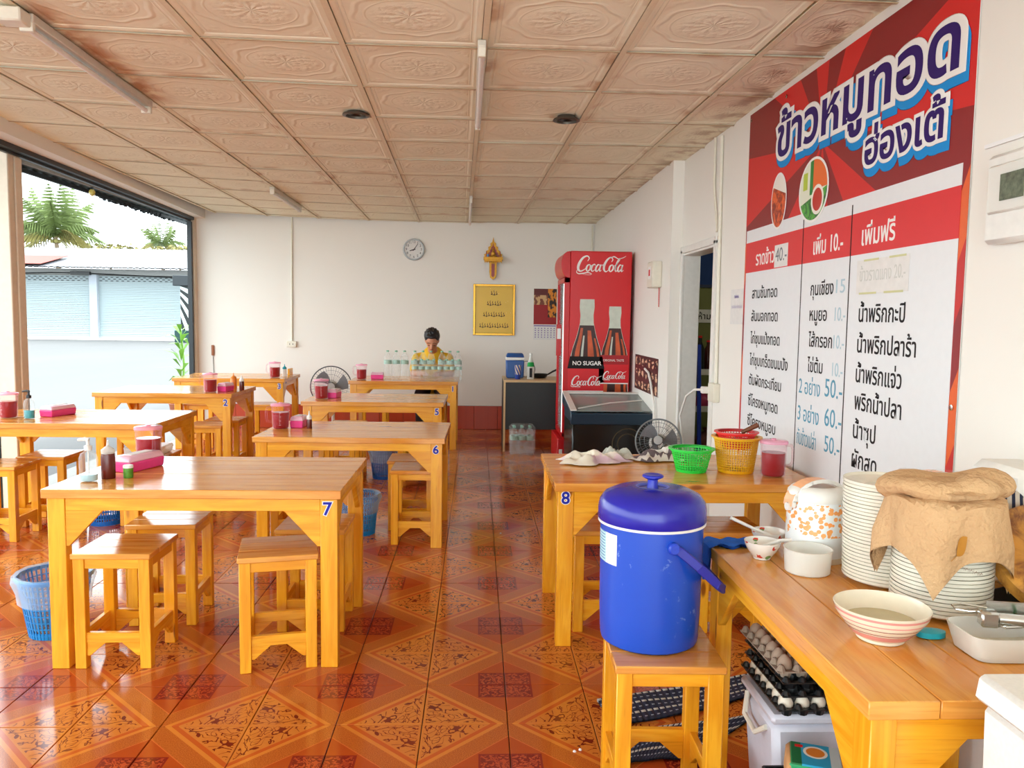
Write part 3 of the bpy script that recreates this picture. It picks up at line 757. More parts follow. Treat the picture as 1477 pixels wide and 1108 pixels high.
for i, px in enumerate(xs):
    x = -.985+.775*(px-555)/96; o = b0 if i == 0 else dup(b0, (0, 0, 0), 0, b0['label'], G1)
    o.location = (x, 8.93+(.0 if i < 4 else .03), .735)
b1 = make_bottle(.032, .235, 'water_bottle', G2); b1['label'] = 'small clear water bottle in the front row on the back table of bottles'
for i in range(8):
    o = b1 if i == 0 else dup(b1, (0, 0, 0), 0, b1['label'], G2)
    o.location = (-.665+.0675*i, 8.70+.004*(i % 2), .735)
# ================================================================ BINS
def bin_(loc, label, rt, rb, h, mat, bag=True, seed=1):
    o = thing('waste_bin', label, 'bin', loc)
    m = MB(); n = 44
    for k in range(9):
        z = .02+(h-.03)*k/8; r = rb+(rt-rb)*z/h
        m.lathe([(r-.0015, z-.0025), (r+.0015, z-.0025), (r+.0015, z+.0025), (r-.0015, z+.0025)], 28)
    for k in range(n):
        a = 2*PI*k/n; c, s_ = math.cos(a), math.sin(a)
        m.box((0, 0, 0), (.004, .0065, h), Matrix.Translation(((rb+rt)/2*c, (rb+rt)/2*s_, h/2)) @ Matrix.Rotation(a, 4, 'Z') @ Matrix.Rotation(math.atan((rt-rb)/h), 4, 'Y'))
    obj('lattice_wall', m, mat, o)
    obj('base', MB().lathe([(rb, 0), (rb+.004, .03), (rb, .03)], 28), mat, o)
    obj('rim', MB().lathe([(rt-.004, h-.016), (rt+.009, h-.016), (rt+.011, h-.004), (rt+.004, h+.002), (rt-.004, h)], 32), mat, o)
    if bag:
        rd = random.Random(seed); ph = [rd.uniform(0, 6) for _ in range(6)]
        rip = lambda a, z: 1+.018*math.sin(7*a+ph[0])+.014*math.sin(13*a+ph[1]+z*40)
        obj('bag', MB().lathe([(rb*.9, .03), (rt*.92, h*.8), (rt*.97, h+.004), (rt+.012, h+.008), (rt+.018, h-.02), (rt*1.01, h*.72), (rt*.96, h*.55)], 60, ripple=rip), clearmat('bin_bag', (.9, .96, 1, 1), .14, (.7, .86, .95, 1), .25), o)
    return o
BB = flat('blue_lattice_plastic', srgb(20, 130, 200), .35)
bin_((-1.86, 3.56, 0), 'blue lattice bin with clear bag left of the nearest left table', .148, .105, .27, BB, True, 1)
bin_((-.80, 7.05, 0), 'dark blue lattice bin with bag behind the second middle-row table', .135, .105, .27, flat('deep_blue_plastic', srgb(24, 84, 160), .35), True, 2)
bin_((-.76, 5.22, 0), 'light blue bin with draped bag under the second middle-row table', .125, .10, .26, BB, True, 3)
bin_((-2.5, 5.46, 0), 'blue bin under the sunlit left table', .12, .10, .24, flat('mid_blue_plastic', srgb(20, 104, 190), .35), False, 4)
# ================================================================ BACK WALL THINGS
def on_wall(name, label, cat, x, z): return thing(name, label, cat, (x, YB, z), rot=(PI/2, 0, 0))
ck = on_wall('wall_clock', 'round silver wall clock on the white back wall', 'clock', -.80, 2.262)
SILV = flat('silver_plastic', srgb(168, 172, 172), .35, .5, .3)
obj('rim', MB().lathe([(.132, 0), (.136, .02), (.128, .036), (.118, .036), (.115, .022)], 40), SILV, ck)
fc = obj('face', MB().lathe([(.117, .012), (.117, .020), (.0001, .020)], 40), PAPER, ck)
for i in range(12):
    a = PI/2-2*PI*(i+1)/12
    text('numeral', str(i+1), .042, INK, fc, (.093*math.cos(a), .093*math.sin(a)-.011, .0206), align='CENTER')
for nm, a, L, wd in (('hour_hand', PI+.32, .055, .009), ('minute_hand', PI/2-.62, .085, .006)):
    obj(nm, MB().box((L/2-.01, 0, 0), (L+.02, wd, .002)), INK, ck, (0, 0, .024), (0, 0, a))
sh = on_wall('shrine_shelf', 'carved gold and red wall shrine above the gold frame', 'shrine', .192, 1.90)
GOLD = flat('gold_leaf', srgb(206, 146, 40), .35, .5, .55, var=.25, nscale=40); RED_L = flat('red_lacquer', srgb(150, 30, 22), .3)
obj('bracket', MB().prism([(0, 0), (.035, .03), (.045, .10), (.045, .22), (-.045, .22), (-.045, .10), (-.035, .03)], .05).prism([(.0, .03), (.02, .05), (.02, .2), (-.02, .2), (-.02, .05)], .056, mi=1), [GOLD, RED_L], sh)
m = MB().box((0, .235, .07), (.22, .02, .14))
for i in range(9): m.prism([(-.1+.025*i-.011, 0), (-.1+.025*i+.011, 0), (-.1+.025*i, -.028)], .012, T(0, .226, .132))
m.box((0, .262, .07), (.24, .036, .13)); obj('shelf', m, GOLD, sh, bev=.002)
m = MB(); pr = [(-.105, .28), (-.115, .32), (-.085, .33), (-.09, .36), (-.06, .375), (-.062, .41), (-.035, .425), (-.036, .455), (-.012, .475), (0, .535)]
m.prism(pr+[(-x, y) for x, y in pr[::-1][1:]][::1], .012); m.prism([(x*.7, .28+(y-.28)*.72) for x, y in pr]+[(-x*.7, .28+(y-.28)*.72) for x, y in pr[::-1][1:]], .018, mi=1)
obj('back_board', m, [GOLD, RED_L], sh)
bu = obj('seated_statue', MB().lathe([(.045, .0), (.05, .012), (.028, .03), (.03, .055), (.012, .07), (.017, .085), (.010, .10), (.003, .12)], 14, T(0, .28, .06, -PI/2)), GOLD, sh)
obj('offering', MB().lathe([(.014, 0), (.018, .03), (.012, .035)], 12, T(-.07, .28, .1, -PI/2)), flat('pale_blue_glass', srgb(120, 170, 210), .2), sh)
for x in (-.085, .085): obj('candle', MB().lathe([(.006, 0), (.006, .06), (.001, .07)], 8, T(x, .28, .11, -PI/2)), RED_L, sh)
fr = on_wall('picture_frame', 'gold framed yellow plate with rows of script on back wall', 'frame', .212, 1.525)
GF = flat('gold_frame', srgb(190, 140, 50), .25, .5, .8); YP = flat('yellow_gold_plate', srgb(212, 168, 14), .3, .5, .1, nscale=3)
W2, H2 = .264, .322
m = MB()
for s_ in (-1, 1): m.box((s_*(W2-.014), 0, .014), (.028, 2*H2, .028)); m.box((0, s_*(H2-.014), .014), (2*W2-.056, .028, .028))
obj('frame', m, GF, fr, bev=.004); pl = obj('plate', MB().box((0, 0, .006), (2*W2-.05, 2*H2-.05, .006)), YP, fr)
obj('glass', MB().box((0, 0, .0125), (2*W2-.05, 2*H2-.05, .002)), clearmat('frame_glass', (1, 1, 1, 1), .0, rough=.02), fr)
m = MB(); rd = random.Random(3)
def yant(cx, cy, s):
    for i in range(3):
        x = cx+(i-1)*s*.55; hh = s*(1.1-abs(i-1)*.3)
        ribbon(m, [(x, cy-hh*.5), (x+s*.1, cy-hh*.1), (x-s*.08, cy+hh*.2), (x, cy+hh*.6)], .0065, z=.0006, sub=3)
        ribbon(m, [(x-s*.15, cy-hh*.2), (x, cy-hh*.28), (x+s*.15, cy-hh*.2)], .005, z=.0006, sub=3)
    ribbon(m, [(cx-s*.8, cy-s*.25), (cx, cy-s*.42), (cx+s*.8, cy-s*.25)], .005, z=.0006, sub=4)
for y, n in ((.21, 1), (.08, 2), (-.06, 3), (-.2, 4)):
    for i in range(n): yant((i-(n-1)/2)*.095, y, .055)
obj('script_rows', m, INK, pl, (0, 0, .0092))
ca = on_wall('calendar', 'red wall calendar with photo and white date pages by the fridge', 'calendar', .86, 1.80)
pic = Mat('calendar_photo', .5); u_, v_, _ = pic.coord('UV')
pn = pic.noise(pic.comb(u_*1.2, v_, 0), 6, 4)
pc = pic.mix(v_.gt(.55), srgb(150, 18, 20), pic.mix(pn.gt(.5), srgb(120, 60, 40), srgb(205, 160, 110)))
pc = pic.mix(v_.gt(.82), pc, srgb(96, 30, 26)); pc = pic.mix(u_.gt(.62)*v_.gt(.2), pc, pic.mix(pn.sm(.45, .52), srgb(40, 24, 20), srgb(214, 130, 30))); pic.col(pc)
obj('picture', MB().grid(1, 1, lambda u, v: (-.145+.29*u, -.45+.45*v, .006)).box((0, -.225, .003), (.29, .45, .005), mi=1), [pic.m, PAPER], ca)
dp = obj('date_page', MB().box((0, -.55, .003), (.29, .19, .004)), PAPER, ca)
m = MB().box((0, -.468, .0056), (.28, .012, .0006))
for i in range(5):
    for j in range(7): m.box((-.12+.04*j, -.50-.028*i, .0056), (.014, .012, .0006))
obj('dates', m, emit_text('lilac_print', srgb(120, 90, 160)), dp)
# conduits, sockets, corner switch
def conduit(name, label, pts, r=.011, mat=CREAM, cat='conduit'):
    return tag(obj(name, MB().tube(pts, r, 8), mat), label, cat)
conduit('wall_conduit', 'white conduit running down the left part of the back wall', [(-2.31, YB-.012, 2.63), (-2.32, YB-.012, 1.10)])
so = on_wall('wall_socket', 'white socket box at the foot of the back wall conduit', 'socket', -2.322, 1.06)
obj('box', MB().box((.0, 0, .02), (.12, .075, .04)), CREAM, so, bev=.005); obj('slots', MB().box((-.02, 0, .0405), (.008, .02, .002)).box((.02, 0, .0405), (.008, .02, .002)), BLACK, so)
conduit('wall_conduit', 'white conduit in the back right corner above the fridge', [(1.44, YB-.015, 2.60), (1.44, YB-.015, 2.0)])
sw = on_wall('door_chain_holder', 'small brown switch with thin cord by the back left corner', 'switch', -3.30, .97)
obj('body', MB().box((0, 0, .012), (.03, .13, .024)), flat('brown_plastic', srgb(150, 84, 40), .5), sw, bev=.004)
obj('cord', MB().tube([(0, -.06, .01), (.005, -.2, .01), (.012, -.4, .01)], .003, 5), BLACK, sw)
# ================================================================ PERSON
SKIN = flat('skin', srgb(206, 138, 104), .5, nscale=10); HAIR = flat('black_hair', srgb(20, 18, 20), .45, bump=.4, nscale=90)
YEL = flat('yellow_shirt', srgb(226, 176, 20), .8, nscale=14); TRO = flat('dark_trousers', srgb(44, 34, 40), .8)
pe = thing('person', 'man in yellow shirt seated behind the back table of bottles with head bowed', 'person', (-.52, 9.56, 0))
def capsule(m, a, b, ra, rb, seg=14):
    a, b = Vector(a), Vector(b); d = b-a; L = d.length; q = d.to_track_quat('Z', 'Y').to_matrix().to_4x4()
    pr = [(ra*math.sin(t), -ra*math.cos(t)) for t in (.02, .5, 1.0, 1.57)]+[(rb*math.sin(t), L-rb*math.cos(t)) for t in (1.6, 2.1, 2.6, 3.12)]
    m.lathe(pr, seg, Matrix.Translation(a) @ q)
def ell(m, c, r, Mx=None, seg=18):
    pr = [(math.sin(PI*k/12), -math.cos(PI*k/12)) for k in range(13)]; pr[0] = (.002, -1); pr[-1] = (.002, 1)
    m.lathe(pr, seg, Matrix.Translation(c) @ (Mx or Matrix.Identity(4)) @ Matrix.Diagonal((r[0], r[1], r[2], 1)))
def fuse(o, vox, it=4):
    r = o.modifiers.new('remesh', 'REMESH'); r.mode = 'VOXEL'; r.voxel_size = vox; r.use_smooth_shade = True
    s_ = o.modifiers.new('smooth', 'SMOOTH'); s_.iterations = it; s_.factor = .5
    bpy.context.view_layer.update()
    me = bpy.data.meshes.new_from_object(o.evaluated_get(bpy.context.evaluated_depsgraph_get()))
    o.modifiers.clear(); o.data = me
HD = Vector((0, -.24, 1.155)); HT = Matrix.Rotation(.6, 4, 'X')   # bowed towards the table top
m = MB()
ell(m, HD, (.073, .092, .105), HT); ell(m, HD+HT.to_3x3() @ Vector((0, -.03, -.055)), (.052, .062, .062), HT)
def hp(x, y, z): return HD+HT.to_3x3() @ Vector((x, y, z))
capsule(m, hp(0, -.092, .0), hp(0, -.112, -.032), .010, .017)                      # nose
for s_ in (-1, 1):
    ell(m, hp(s_*.074, .01, -.01), (.012, .02, .03), HT); ell(m, hp(s_*.032, -.072, -.018), (.02, .018, .016), HT)
    capsule(m, hp(s_*.012, -.086, .018), hp(s_*.055, -.07, .022), .010, .010)
ell(m, hp(0, -.085, -.062), (.024, .014, .008), HT); ell(m, hp(0, -.075, -.098), (.022, .02, .018), HT)
capsule(m, HD+Vector((0, .05, -.06)), (0, -.02, .99), .052, .058)
capsule(m, (0, .0, .95), (0, .04, .56), .13, .14); capsule(m, (-.15, 0, .93), (.15, 0, .93), .06, .06); capsule(m, (-.09, .03, .59), (.09, .03, .59), .11, .11)
for s_ in (-1, 1):
    capsule(m, (s_*.185, -.02, .93), (s_*.215, -.15, .76), .052, .042); capsule(m, (s_*.215, -.15, .76), (s_*.09, -.36, .775), .038, .028)
    capsule(m, (s_*.09, -.36, .775), (s_*.06, -.41, .772), .026, .028)
    for k in range(4): capsule(m, (s_*(.045+.016*k), -.42, .768), (s_*(.028+.018*k), -.475-.006*(k in (1, 2)), .76), .0095, .0075, 8)
    capsule(m, (s_*.045, -.395, .772), (s_*.012, -.425, .764), .011, .008, 8)
    capsule(m, (s_*.09, .0, .55), (s_*.12, -.40, .54), .082, .06); capsule(m, (s_*.12, -.40, .52), (s_*.12, -.37, .09), .055, .038); capsule(m, (s_*.12, -.36, .04), (s_*.12, -.52, .035), .036, .03)
body = obj('body', m, SKIN, pe); fuse(body, .0085, 3)
m = MB(); capsule(m, (0, .0, .945), (0, .04, .55), .142, .152); capsule(m, (-.155, 0, .935), (.155, 0, .935), .07, .07); capsule(m, (0, -.03, 1.0), (0, 0, .94), .068, .09)
for s_ in (-1, 1): capsule(m, (s_*.185, -.02, .935), (s_*.208, -.12, .81), .064, .058)
sh_ = obj('shirt', m, YEL, pe); fuse(sh_, .010, 5)
m = MB()
for s_ in (-1, 1): capsule(m, (s_*.09, .02, .572), (s_*.12, -.41, .545), .092, .07); capsule(m, (s_*.12, -.41, .53), (s_*.12, -.37, .12), .066, .05)
capsule(m, (-.08, .04, .595), (.08, .04, .595), .12, .12); tr = obj('trousers', m, TRO, pe); fuse(tr, .011, 3)
m = MB(); ell(m, hp(0, .030, .042), (.093, .096, .094), HT); ell(m, hp(0, -.04, .088), (.062, .045, .026), HT)
for i in range(40):
    a = i*2.4; b = .25+1.15*(i/40); d = HT.to_3x3() @ Vector((math.sin(b)*math.cos(a)*.083, math.sin(b)*math.sin(a)*.092+.018, math.cos(b)*.09+.034))
    if d.y < -.02 and i > 16: continue
    capsule(m, HD+d*.85, HD+d*1.16, .020, .008, 6)
hr = obj('hair', m, HAIR, body); fuse(hr, .007, 1)
m = MB()
for s_ in (-1, 1):
    ribbon(m, [(s_*.012, 0), (s_*.035, .004), (s_*.055, -.002)], [.004, .008, .003], Matrix.Translation(hp(0, -.093, .024)) @ HT @ Matrix.Rotation(PI/2, 4, 'X'))
    ell(m, hp(s_*.032, -.088, -.010), (.013, .004, .0035), HT, 8)
obj('brows_and_lashes', m, HAIR, body)
obj('lips', MB().lathe([(.002, -1), (.8, -.5), (1, 0), (.8, .5), (.002, 1)], 10, Matrix.Translation(hp(0, -.099, -.062)) @ HT @ Matrix.Diagonal((.022, .006, .006, 1))), flat('lips', srgb(160, 76, 66), .5), body)
# ================================================================ FANS
def fan(name, loc, label, R, zc, tilt, yaw_, guard=BLACK, stand=True):
    o = thing(name, label, 'fan', loc); A = Matrix.Translation((0, 0, zc)) @ Euler((tilt, 0, yaw_)).to_matrix().to_4x4() @ Matrix.Rotation(PI/2, 4, 'X')
    m = MB(); n = 44
    for k in range(n):
        a = 2*PI*k/n; c, s_ = math.cos(a), math.sin(a)
        m.tube([(R*.18*c, R*.18*s_, .085), (R*.6*c, R*.6*s_, .075), (R*.93*c, R*.93*s_, .045), (R*c, R*s_, .0)], .0011, 4, A, cap=False)
        if k % 2: m.tube([(R*.18*c, R*.18*s_, -.085), (R*.7*c, R*.7*s_, -.06), (R*c, R*s_, .0)], .0011, 4, A, cap=False)
    for q, z in ((.6, .076), (.8, .062)): m.tube([(R*q*math.cos(2*PI*k/36), R*q*math.sin(2*PI*k/36), z) for k in range(37)], .0015, 4, A, cap=False)
    obj('guard', m, GREYM, o)
    obj('guard_rim', MB().tube([(R*math.cos(2*PI*k/40), R*math.sin(2*PI*k/40), 0) for k in range(41)], .006, 6, A, cap=False), guard, o)
    for b in range(3):
        def bf(u, v):
            r = R*(.14+.7*u); a = b*2*PI/3+(v-.5)*(1.0-.25*abs(u-.6))+u*.35
            return (r*math.cos(a), r*math.sin(a), .02-.04*v)
        obj('blade', MB().grid(6, 4, bf, A), flat('grey_fan_blade', srgb(120, 120, 124), .4), o)
    obj('hub', MB().lathe([(R*.16, -.05), (R*.18, 0), (R*.16, .04), (.001, .05)], 20, A), flat('grey_hub', srgb(90, 92, 96), .4), o)
    obj('badge', MB().lathe([(R*.19, .082), (R*.19, .09), (.001, .092)], 20, A), flat('silver_badge', srgb(170, 170, 168), .4), o)
    obj('motor', MB().lathe([(.03, -.2), (.06, -.18), (.07, -.1), (.05, -.05)], 18, A), WHITE, o)
    obj('pole', MB().lathe([(.02, .03), (.02, zc*.55), (.012, zc*.55), (.012, zc-.05)], 12, T(0, .12, 0)), WHITE, o)
    obj('base', MB().lathe([(.15, 0), (.15, .015), (.10, .035), (.03, .05)], 28, T(0, .12, 0)), WHITE, o)
    return o
fan('standing_fan', (-1.62, 9.0, 0), 'standing fan with dark rim guard left of the back table of bottles', .225, .635, -.05, .15)
fan('standing_fan', (1.30, 5.62, 0), 'standing fan with pale rim behind the basket table by the doorway', .16, .56, -.25, -.25, GREYM)
# ================================================================ DESK CORNER
dk = thing('desk', 'black and pale wood desk beside the red drinks fridge', 'desk', (.60, 8.80, 0))
BLK = flat('black_laminate', srgb(36, 38, 38), .5); PW = flat('pale_wood_laminate', srgb(206, 174, 124), .4)
obj('desk_top', MB().box((0, 0, .755), (.62, .62, .025)), PW, dk, bev=.002)
obj('side_panel', MB().box((-.30, 0, .3715), (.02, .60, .743)).box((-.3005, -.3, .3715), (.021, .012, .743), mi=1), [BLK, PW], dk)
obj('side_panel', MB().box((.30, 0, .3715), (.02, .60, .743)), BLK, dk)
obj('modesty_panel', MB().box((0, -.29, .49), (.578, .016, .505)), BLK, dk)
cb = thing('cooler_box', 'small blue and white cool box on the black desk', 'cool box', (.42, 8.82, .768))
obj('body', MB().box((0, 0, .10), (.19, .15, .20), top=(1.06, 1.06)), flat('cool_box_blue', srgb(38, 84, 150), .4), cb, bev=.012)
obj('collar', MB().box((0, 0, .212), (.208, .165, .032)), WHITE, cb, bev=.006); obj('lid', MB().box((0, 0, .25), (.20, .158, .045), top=(.85, .8)), flat('cool_box_blue', (0, 0, 0, 1)), cb, bev=.008)
cu = thing('tumbler', 'blue and gold patterned tumbler before the cool box', 'tumbler', (.445, 8.62, .768))
pt = Mat('tumbler_print', .35); u_, v_, _ = pt.coord('UV'); pt.col(pt.mix(((u_*40+v_*90).m('SINE')).gt(.1)*v_.gt(.05), srgb(30, 60, 150), srgb(214, 196, 160)))
obj('cup', MB().lathe([(.026, 0), (.028, .003), (.036, .15), (.034, .15)], 20), pt.m, cu)
pb = thing('fridge_bottle', 'clear bottle with green band on the black desk', 'bottle', (.585, 8.66, .768))
obj('bottle', MB().lathe([(.036, 0), (.038, .005), (.038, .14), (.034, .17), (.014, .235), (.014, .262)], 18), FROST, pb); obj('cap', MB().lathe([(.016, .26), (.016, .28), (.001, .281)], 12), WHITE, pb); obj('label', MB().lathe([(.0385, .135), (.036, .165), (.026, .195)], 18), GREENP, pb)
obj('printed_marks', MB().box((0, -.0386, .07), (.03, .001, .10)), INK, pb)
pn_ = thing('frying_pan', 'black frying pan leaning on the desk beside the fridge', 'pan', (.70, 8.84, .768))
obj('pan', MB().lathe([(.06, 0), (.075, .012), (.095, .045), (.092, .045), (.07, .014), (.001, .012)], 26, T(0, 0, .0, 0, 0, 0)), BLACK, pn_)
obj('handle', MB().tube([(.085, -.02, .04), (.14, -.04, .075), (.21, -.06, .11)], [.008, .01, .011], 8), BLACK, pn_)
pd = thing('glass_lid', 'round glass pan lid standing behind the clear bottle', 'lid', (.56, 8.90, .768)); obj('glass', MB().lathe([(.09, 0), (.08, .02), (.001, .035)], 24, T(0, 0, .09, PI/2-.25)), CLEAR, pd); obj('rim', MB().tube([(.09*math.cos(k*PI/14), 0, .09+.09*math.sin(k*PI/14)) for k in range(29)], .004, 6, cap=False), GREYM, pd)
# shrink-wrapped pack by the desk
GP = 'empty water bottles in the wrapped pack by the desk'
b2 = make_bottle(.040, .30, 'water_bottle', GP); b2['label'] = 'clear water bottle in the wrapped pack beside the desk leg'
for i in range(6):
    o = b2 if i == 0 else dup(b2, (0, 0, 0), 0, b2['label'], GP)
    o.location = (.40+.083*(i % 3), 8.30+.083*(i//3), 0)
o = tag(obj('shrink_wrap', MB().box((.483, 8.34, .158), (.272, .186, .316)), clearmat('shrink_film', (.98, .99, .99, 1), .04, edge=.3), bev=.03), 'clear film wrapped round the floor pack of water bottles', 'packaging')
# ================================================================ DRINKS FRIDGE
fg = thing('drinks_fridge', 'tall red drinks fridge with cola bottle artwork on its side', 'fridge', (.862, 7.50, 0))
FWd, FDp, FH = .578, .64, 2.055
obj('cabinet', MB().box((FWd/2, FDp/2, .06+(FH-.06)/2), (FWd, FDp, FH-.06)), COKE, fg, bev=.006)
obj('header', MB().lathe([(.0, 0)]*1+[(.001, 0)], 3) if 0 else MB().prism([(0, 0)]+[(-.085*math.sin(t*PI/10)**.8, .125-.125*math.cos(t*PI/10)) for t in range(11)], FDp, T(.0, FDp, FH-.252, PI/2)), COKE, fg, bev=.004)
dr = obj('door', MB().box((-.025, .02, 1.06), (.05, .04, 1.50)).box((-.025, FDp-.02, 1.06), (.05, .04, 1.50)).box((-.025, FDp/2, .325), (.05, FDp, .05)).box((-.025, FDp/2, 1.785), (.05, FDp, .05)), COKE, fg, bev=.003)
obj('glass_pane', MB().box((-.022, FDp/2, 1.05), (.012, FDp-.08, 1.43)), clearmat('fridge_glass', (.7, .95, .94, 1), .1, (.45, .75, .75, 1), .03), dr)
obj('light_strip', MB().box((-.051, .045, 1.05), (.006, .016, 1.40)), (lambda m: (m.b.inputs['Emission Color'].__setattr__('default_value', (1, .96, .9, 1)), m.b.inputs['Emission Strength'].__setattr__('default_value', 1.4), m.m)[2])(Mat('fridge_lamp', .5)), dr)
obj('interior', MB().box((.02, FDp/2, 1.08), (.03, FDp-.1, 1.46)), flat('teal_fridge_interior', srgb(120, 170, 170), .5), fg)
obj('kick_panel', MB().box((-.04, FDp/2, .17), (.10, FDp, .24)), COKE, fg, bev=.006)
obj('kick_print', MB().box((-.06, -.003, .13), (.03, .004, .12)), WPR, fg)
obj('foot', MB().box((FWd/2, FDp/2, .03), (FWd-.06, FDp-.06, .06)), BLACK, fg)
obj('poster_flap', MB().box((-.075, .2, 1.22), (.05, .006, .30)).box((-.075, .196, 1.28), (.035, .004, .10), mi=1), [COKE, WPR], fg)
# artwork on the side facing the room: local frame x right, y up
art = obj('side_print', MB().box((FWd/2, FH/2+.03, .0006), (FWd-.012, FH-.09, .0012)), flat('print_red', srgb(206, 10, 22), .3, var=.02), fg, (0, 0, 0), (PI/2, 0, 0))
def cola_script(parent, x, y, s, mat=WPR, z=.0015):
    """flowing script lettering, about 5 units wide at scale s"""
    m = MB(); R = lambda p, w_: ribbon(m, [(a*s+b*s*.18, b*s) for a, b in p], [q*s for q in w_] if isinstance(w_, list) else w_*s, z=z, sub=7)
    R([(1.15, 1.35), (1.28, 1.75), (.95, 2.02), (.45, 1.75), (.12, 1.05), (.10, .40), (.45, .05), (.95, .28), (1.2, .62)], [.06, .14, .16, .26, .34, .32, .2, .1, .05])
    R([(.1, .35), (-.02, -.05), (.3, -.28), (.9, -.22), (1.5, -.12), (2.0, -.30), (1.6, -.42), (.8, -.34)], [.05, .08, .12, .16, .14, .06, .05, .02])
    def o_(cx, cy=.5): R([(cx+.12, cy+.45), (cx-.17, cy+.28), (cx-.24, cy-.15), (cx-.02, cy-.45), (cx+.24, cy-.18), (cx+.24, cy+.22), (cx+.05, cy+.45)], [.08, .2, .24, .12, .2, .22, .07]); R([(cx+.1, cy+.42), (cx+.32, cy+.30), (cx+.5, cy+.42)], .06)
    o_(1.42)
    R([(2.28, .82), (2.1, .98), (1.88, .72), (1.84, .3), (2.05, .05), (2.35, .3)], [.12, .1, .22, .22, .12, .05])
    R([(2.85, .85), (2.62, .92), (2.42, .55), (2.48, .12), (2.72, .14), (2.95, .75)], [.06, .16, .22, .2, .12, .06]); R([(2.98, .95), (2.92, .4), (3.0, .08), (3.18, .22)], [.18, .2, .14, .05])
    R([(3.15, .85), (3.42, .92)], .13)
    R([(4.3, 1.30), (4.40, 1.62), (4.1, 1.88), (3.72, 1.6), (3.45, .95), (3.5, .32), (3.82, .03), (4.15, .3)], [.05, .13, .15, .24, .3, .26, .14, .05])
    R([(3.9, 1.75), (4.5, 1.98), (5.1, 1.72), (5.7, 1.86), (6.05, 2.1)], [.04, .14, .1, .1, .03])
    o_(4.42)
    R([(4.95, .3), (5.1, 1.1), (5.32, 1.62), (5.22, 1.75), (5.02, 1.2), (4.98, .4), (5.1, .06), (5.28, .25)], [.06, .12, .1, .1, .18, .2, .12, .05])
    R([(5.72, .85), (5.5, .92), (5.32, .55), (5.38, .12), (5.6, .14), (5.82, .75)], [.06, .16, .2, .18, .12, .06]); R([(5.85, .95), (5.78, .4), (5.86, .08), (6.08, .26)], [.18, .2, .14, .05])
    return obj('script_lettering', m, mat, parent, (x, y, 0))
cola_script(art, .060, 1.865, .0715)
GLB = flat('bottle_glass_print', srgb(206, 212, 198), .4, var=.12, nscale=20); COLA = flat('cola_print', srgb(60, 14, 10), .3, var=.3, nscale=12); AMB = flat('amber_print', srgb(216, 92, 40), .3, var=.3, nscale=12); LBL = flat('label_red_print', srgb(214, 22, 34), .3, var=.02)
def cola_art(cx, base, s, clip, band):
    """contour bottle: half-widths up the height"""
    HW = [(0, .33), (.35, .36), (.62, .33), (.66, .345), (1.12, .35), (1.16, .335), (1.45, .29), (1.75, .19), (2.0, .135), (2.12, .125), (2.3, .15), (2.34, .13), (2.42, .15), (2.46, .14)]
    def hw(t):
        for (a, b), (c, d) in zip(HW, HW[1:]):
            if a <= t <= c: return b+(d-b)*(t-a)/(c-a)
        return HW[-1][1]
    def shape(t0, t1, f0, f1, z, name, mat, n=16):
        m = MB()
        vs = []
        for i in range(n+1):
            t = t0+(t1-t0)*i/n; q = hw(t)
            vs += [(min(clip, cx+s*q*f0), base+s*t, z), (min(clip, cx+s*q*f1), base+s*t, z)]
        m.add(vs, [(2*i, 2*i+1, 2*i+3, 2*i+2) for i in range(n)]); return obj(name, m, mat, art)
    shape(0, 2.46, -1, 1, .0022, 'bottle_print', GLB); shape(0, 1.95, -.96, .96, .0026, 'cola_fill', COLA)
    shape(.02, 1.9, -.75, -.45, .003, 'amber_streak', AMB); shape(.02, 1.85, .1, .5, .003, 'amber_streak', AMB)
    shape(.02, 1.7, .7, .85, .003, 'amber_streak', AMB); shape(1.2, 1.75, -.35, -.2, .0032, 'glint', GLB)
    shape(.66, 1.12, -1.03, 1.03, .0035, 'label_print', LBL); shape(.64, .665, -1.03, 1.03, .004, 'label_edge', WPR, 3)
    if band: shape(1.10, 1.34, -1.05, 1.05, .004, 'black_band', INK, 6)
    else: shape(1.10, 1.32, -1.05, 1.05, .004, 'red_band', flat('dark_red_print', srgb(170, 16, 26), .3), 6)
cola_art(.165, .433, .478, FWd-.008, True); cola_art(.430, .561, .40, FWd-.010, False)
text('band_lettering', 'NO SUGAR', .054, WPR, art, (.035, .992, .0046), offset=.0012)
text('band_lettering', 'ORIGINAL TASTE', .030, WPR, art, (.325, 1.03, .0046), sx=.86)
cola_script(art, .028, .80, .045, z=.0046); cola_script(art, .325, .865, .035, z=.0046)
# ================================================================ CHEST FREEZER
cf = thing('chest_freezer', 'dark chest freezer with sliding glass top beside the fridge', 'freezer', (1.155, 6.95, 0))
NAVY = flat('dark_teal_plastic', srgb(28, 52, 68), .3)
obj('body', MB().box((0, 0, .29), (.70, .62, .54)), flat('glossy_black_panel', srgb(14, 16, 18), .15), cf, bev=.01)
A = T(0, 0, .66, .14)
m = MB()
for s_ in (-1, 1): m.box((s_*.345, 0, 0), (.05, .68, .10), A)
m.box((0, -.335, -.02), (.74, .03, .10), A).box((0, .335, 0), (.74, .03, .10), A); obj('top_frame', m, NAVY, cf, bev=.008)
obj('collar', MB().box((0, 0, .585), (.70, .62, .07)), NAVY, cf)
obj('glass_lid', MB().box((0, .0, .042), (.64, .64, .008), A), clearmat('tinted_lid_glass', (.6, .7, .7, 1), .45, (.4, .46, .46, 1), .04), cf)
obj('lid_rail', MB().box((-.345, 0, .055), (.05, .68, .012), A).box((0, .28, .058), (.64, .03, .012), A).tube([(-.3, -.28, .055), (0, -.1, .06), (.3, .02, .055)], .006, 6, A), WHITE, cf)
obj('corner_guard', MB().box((-.352, -.318, .60), (.02, .02, .10)), WHITE, cf)
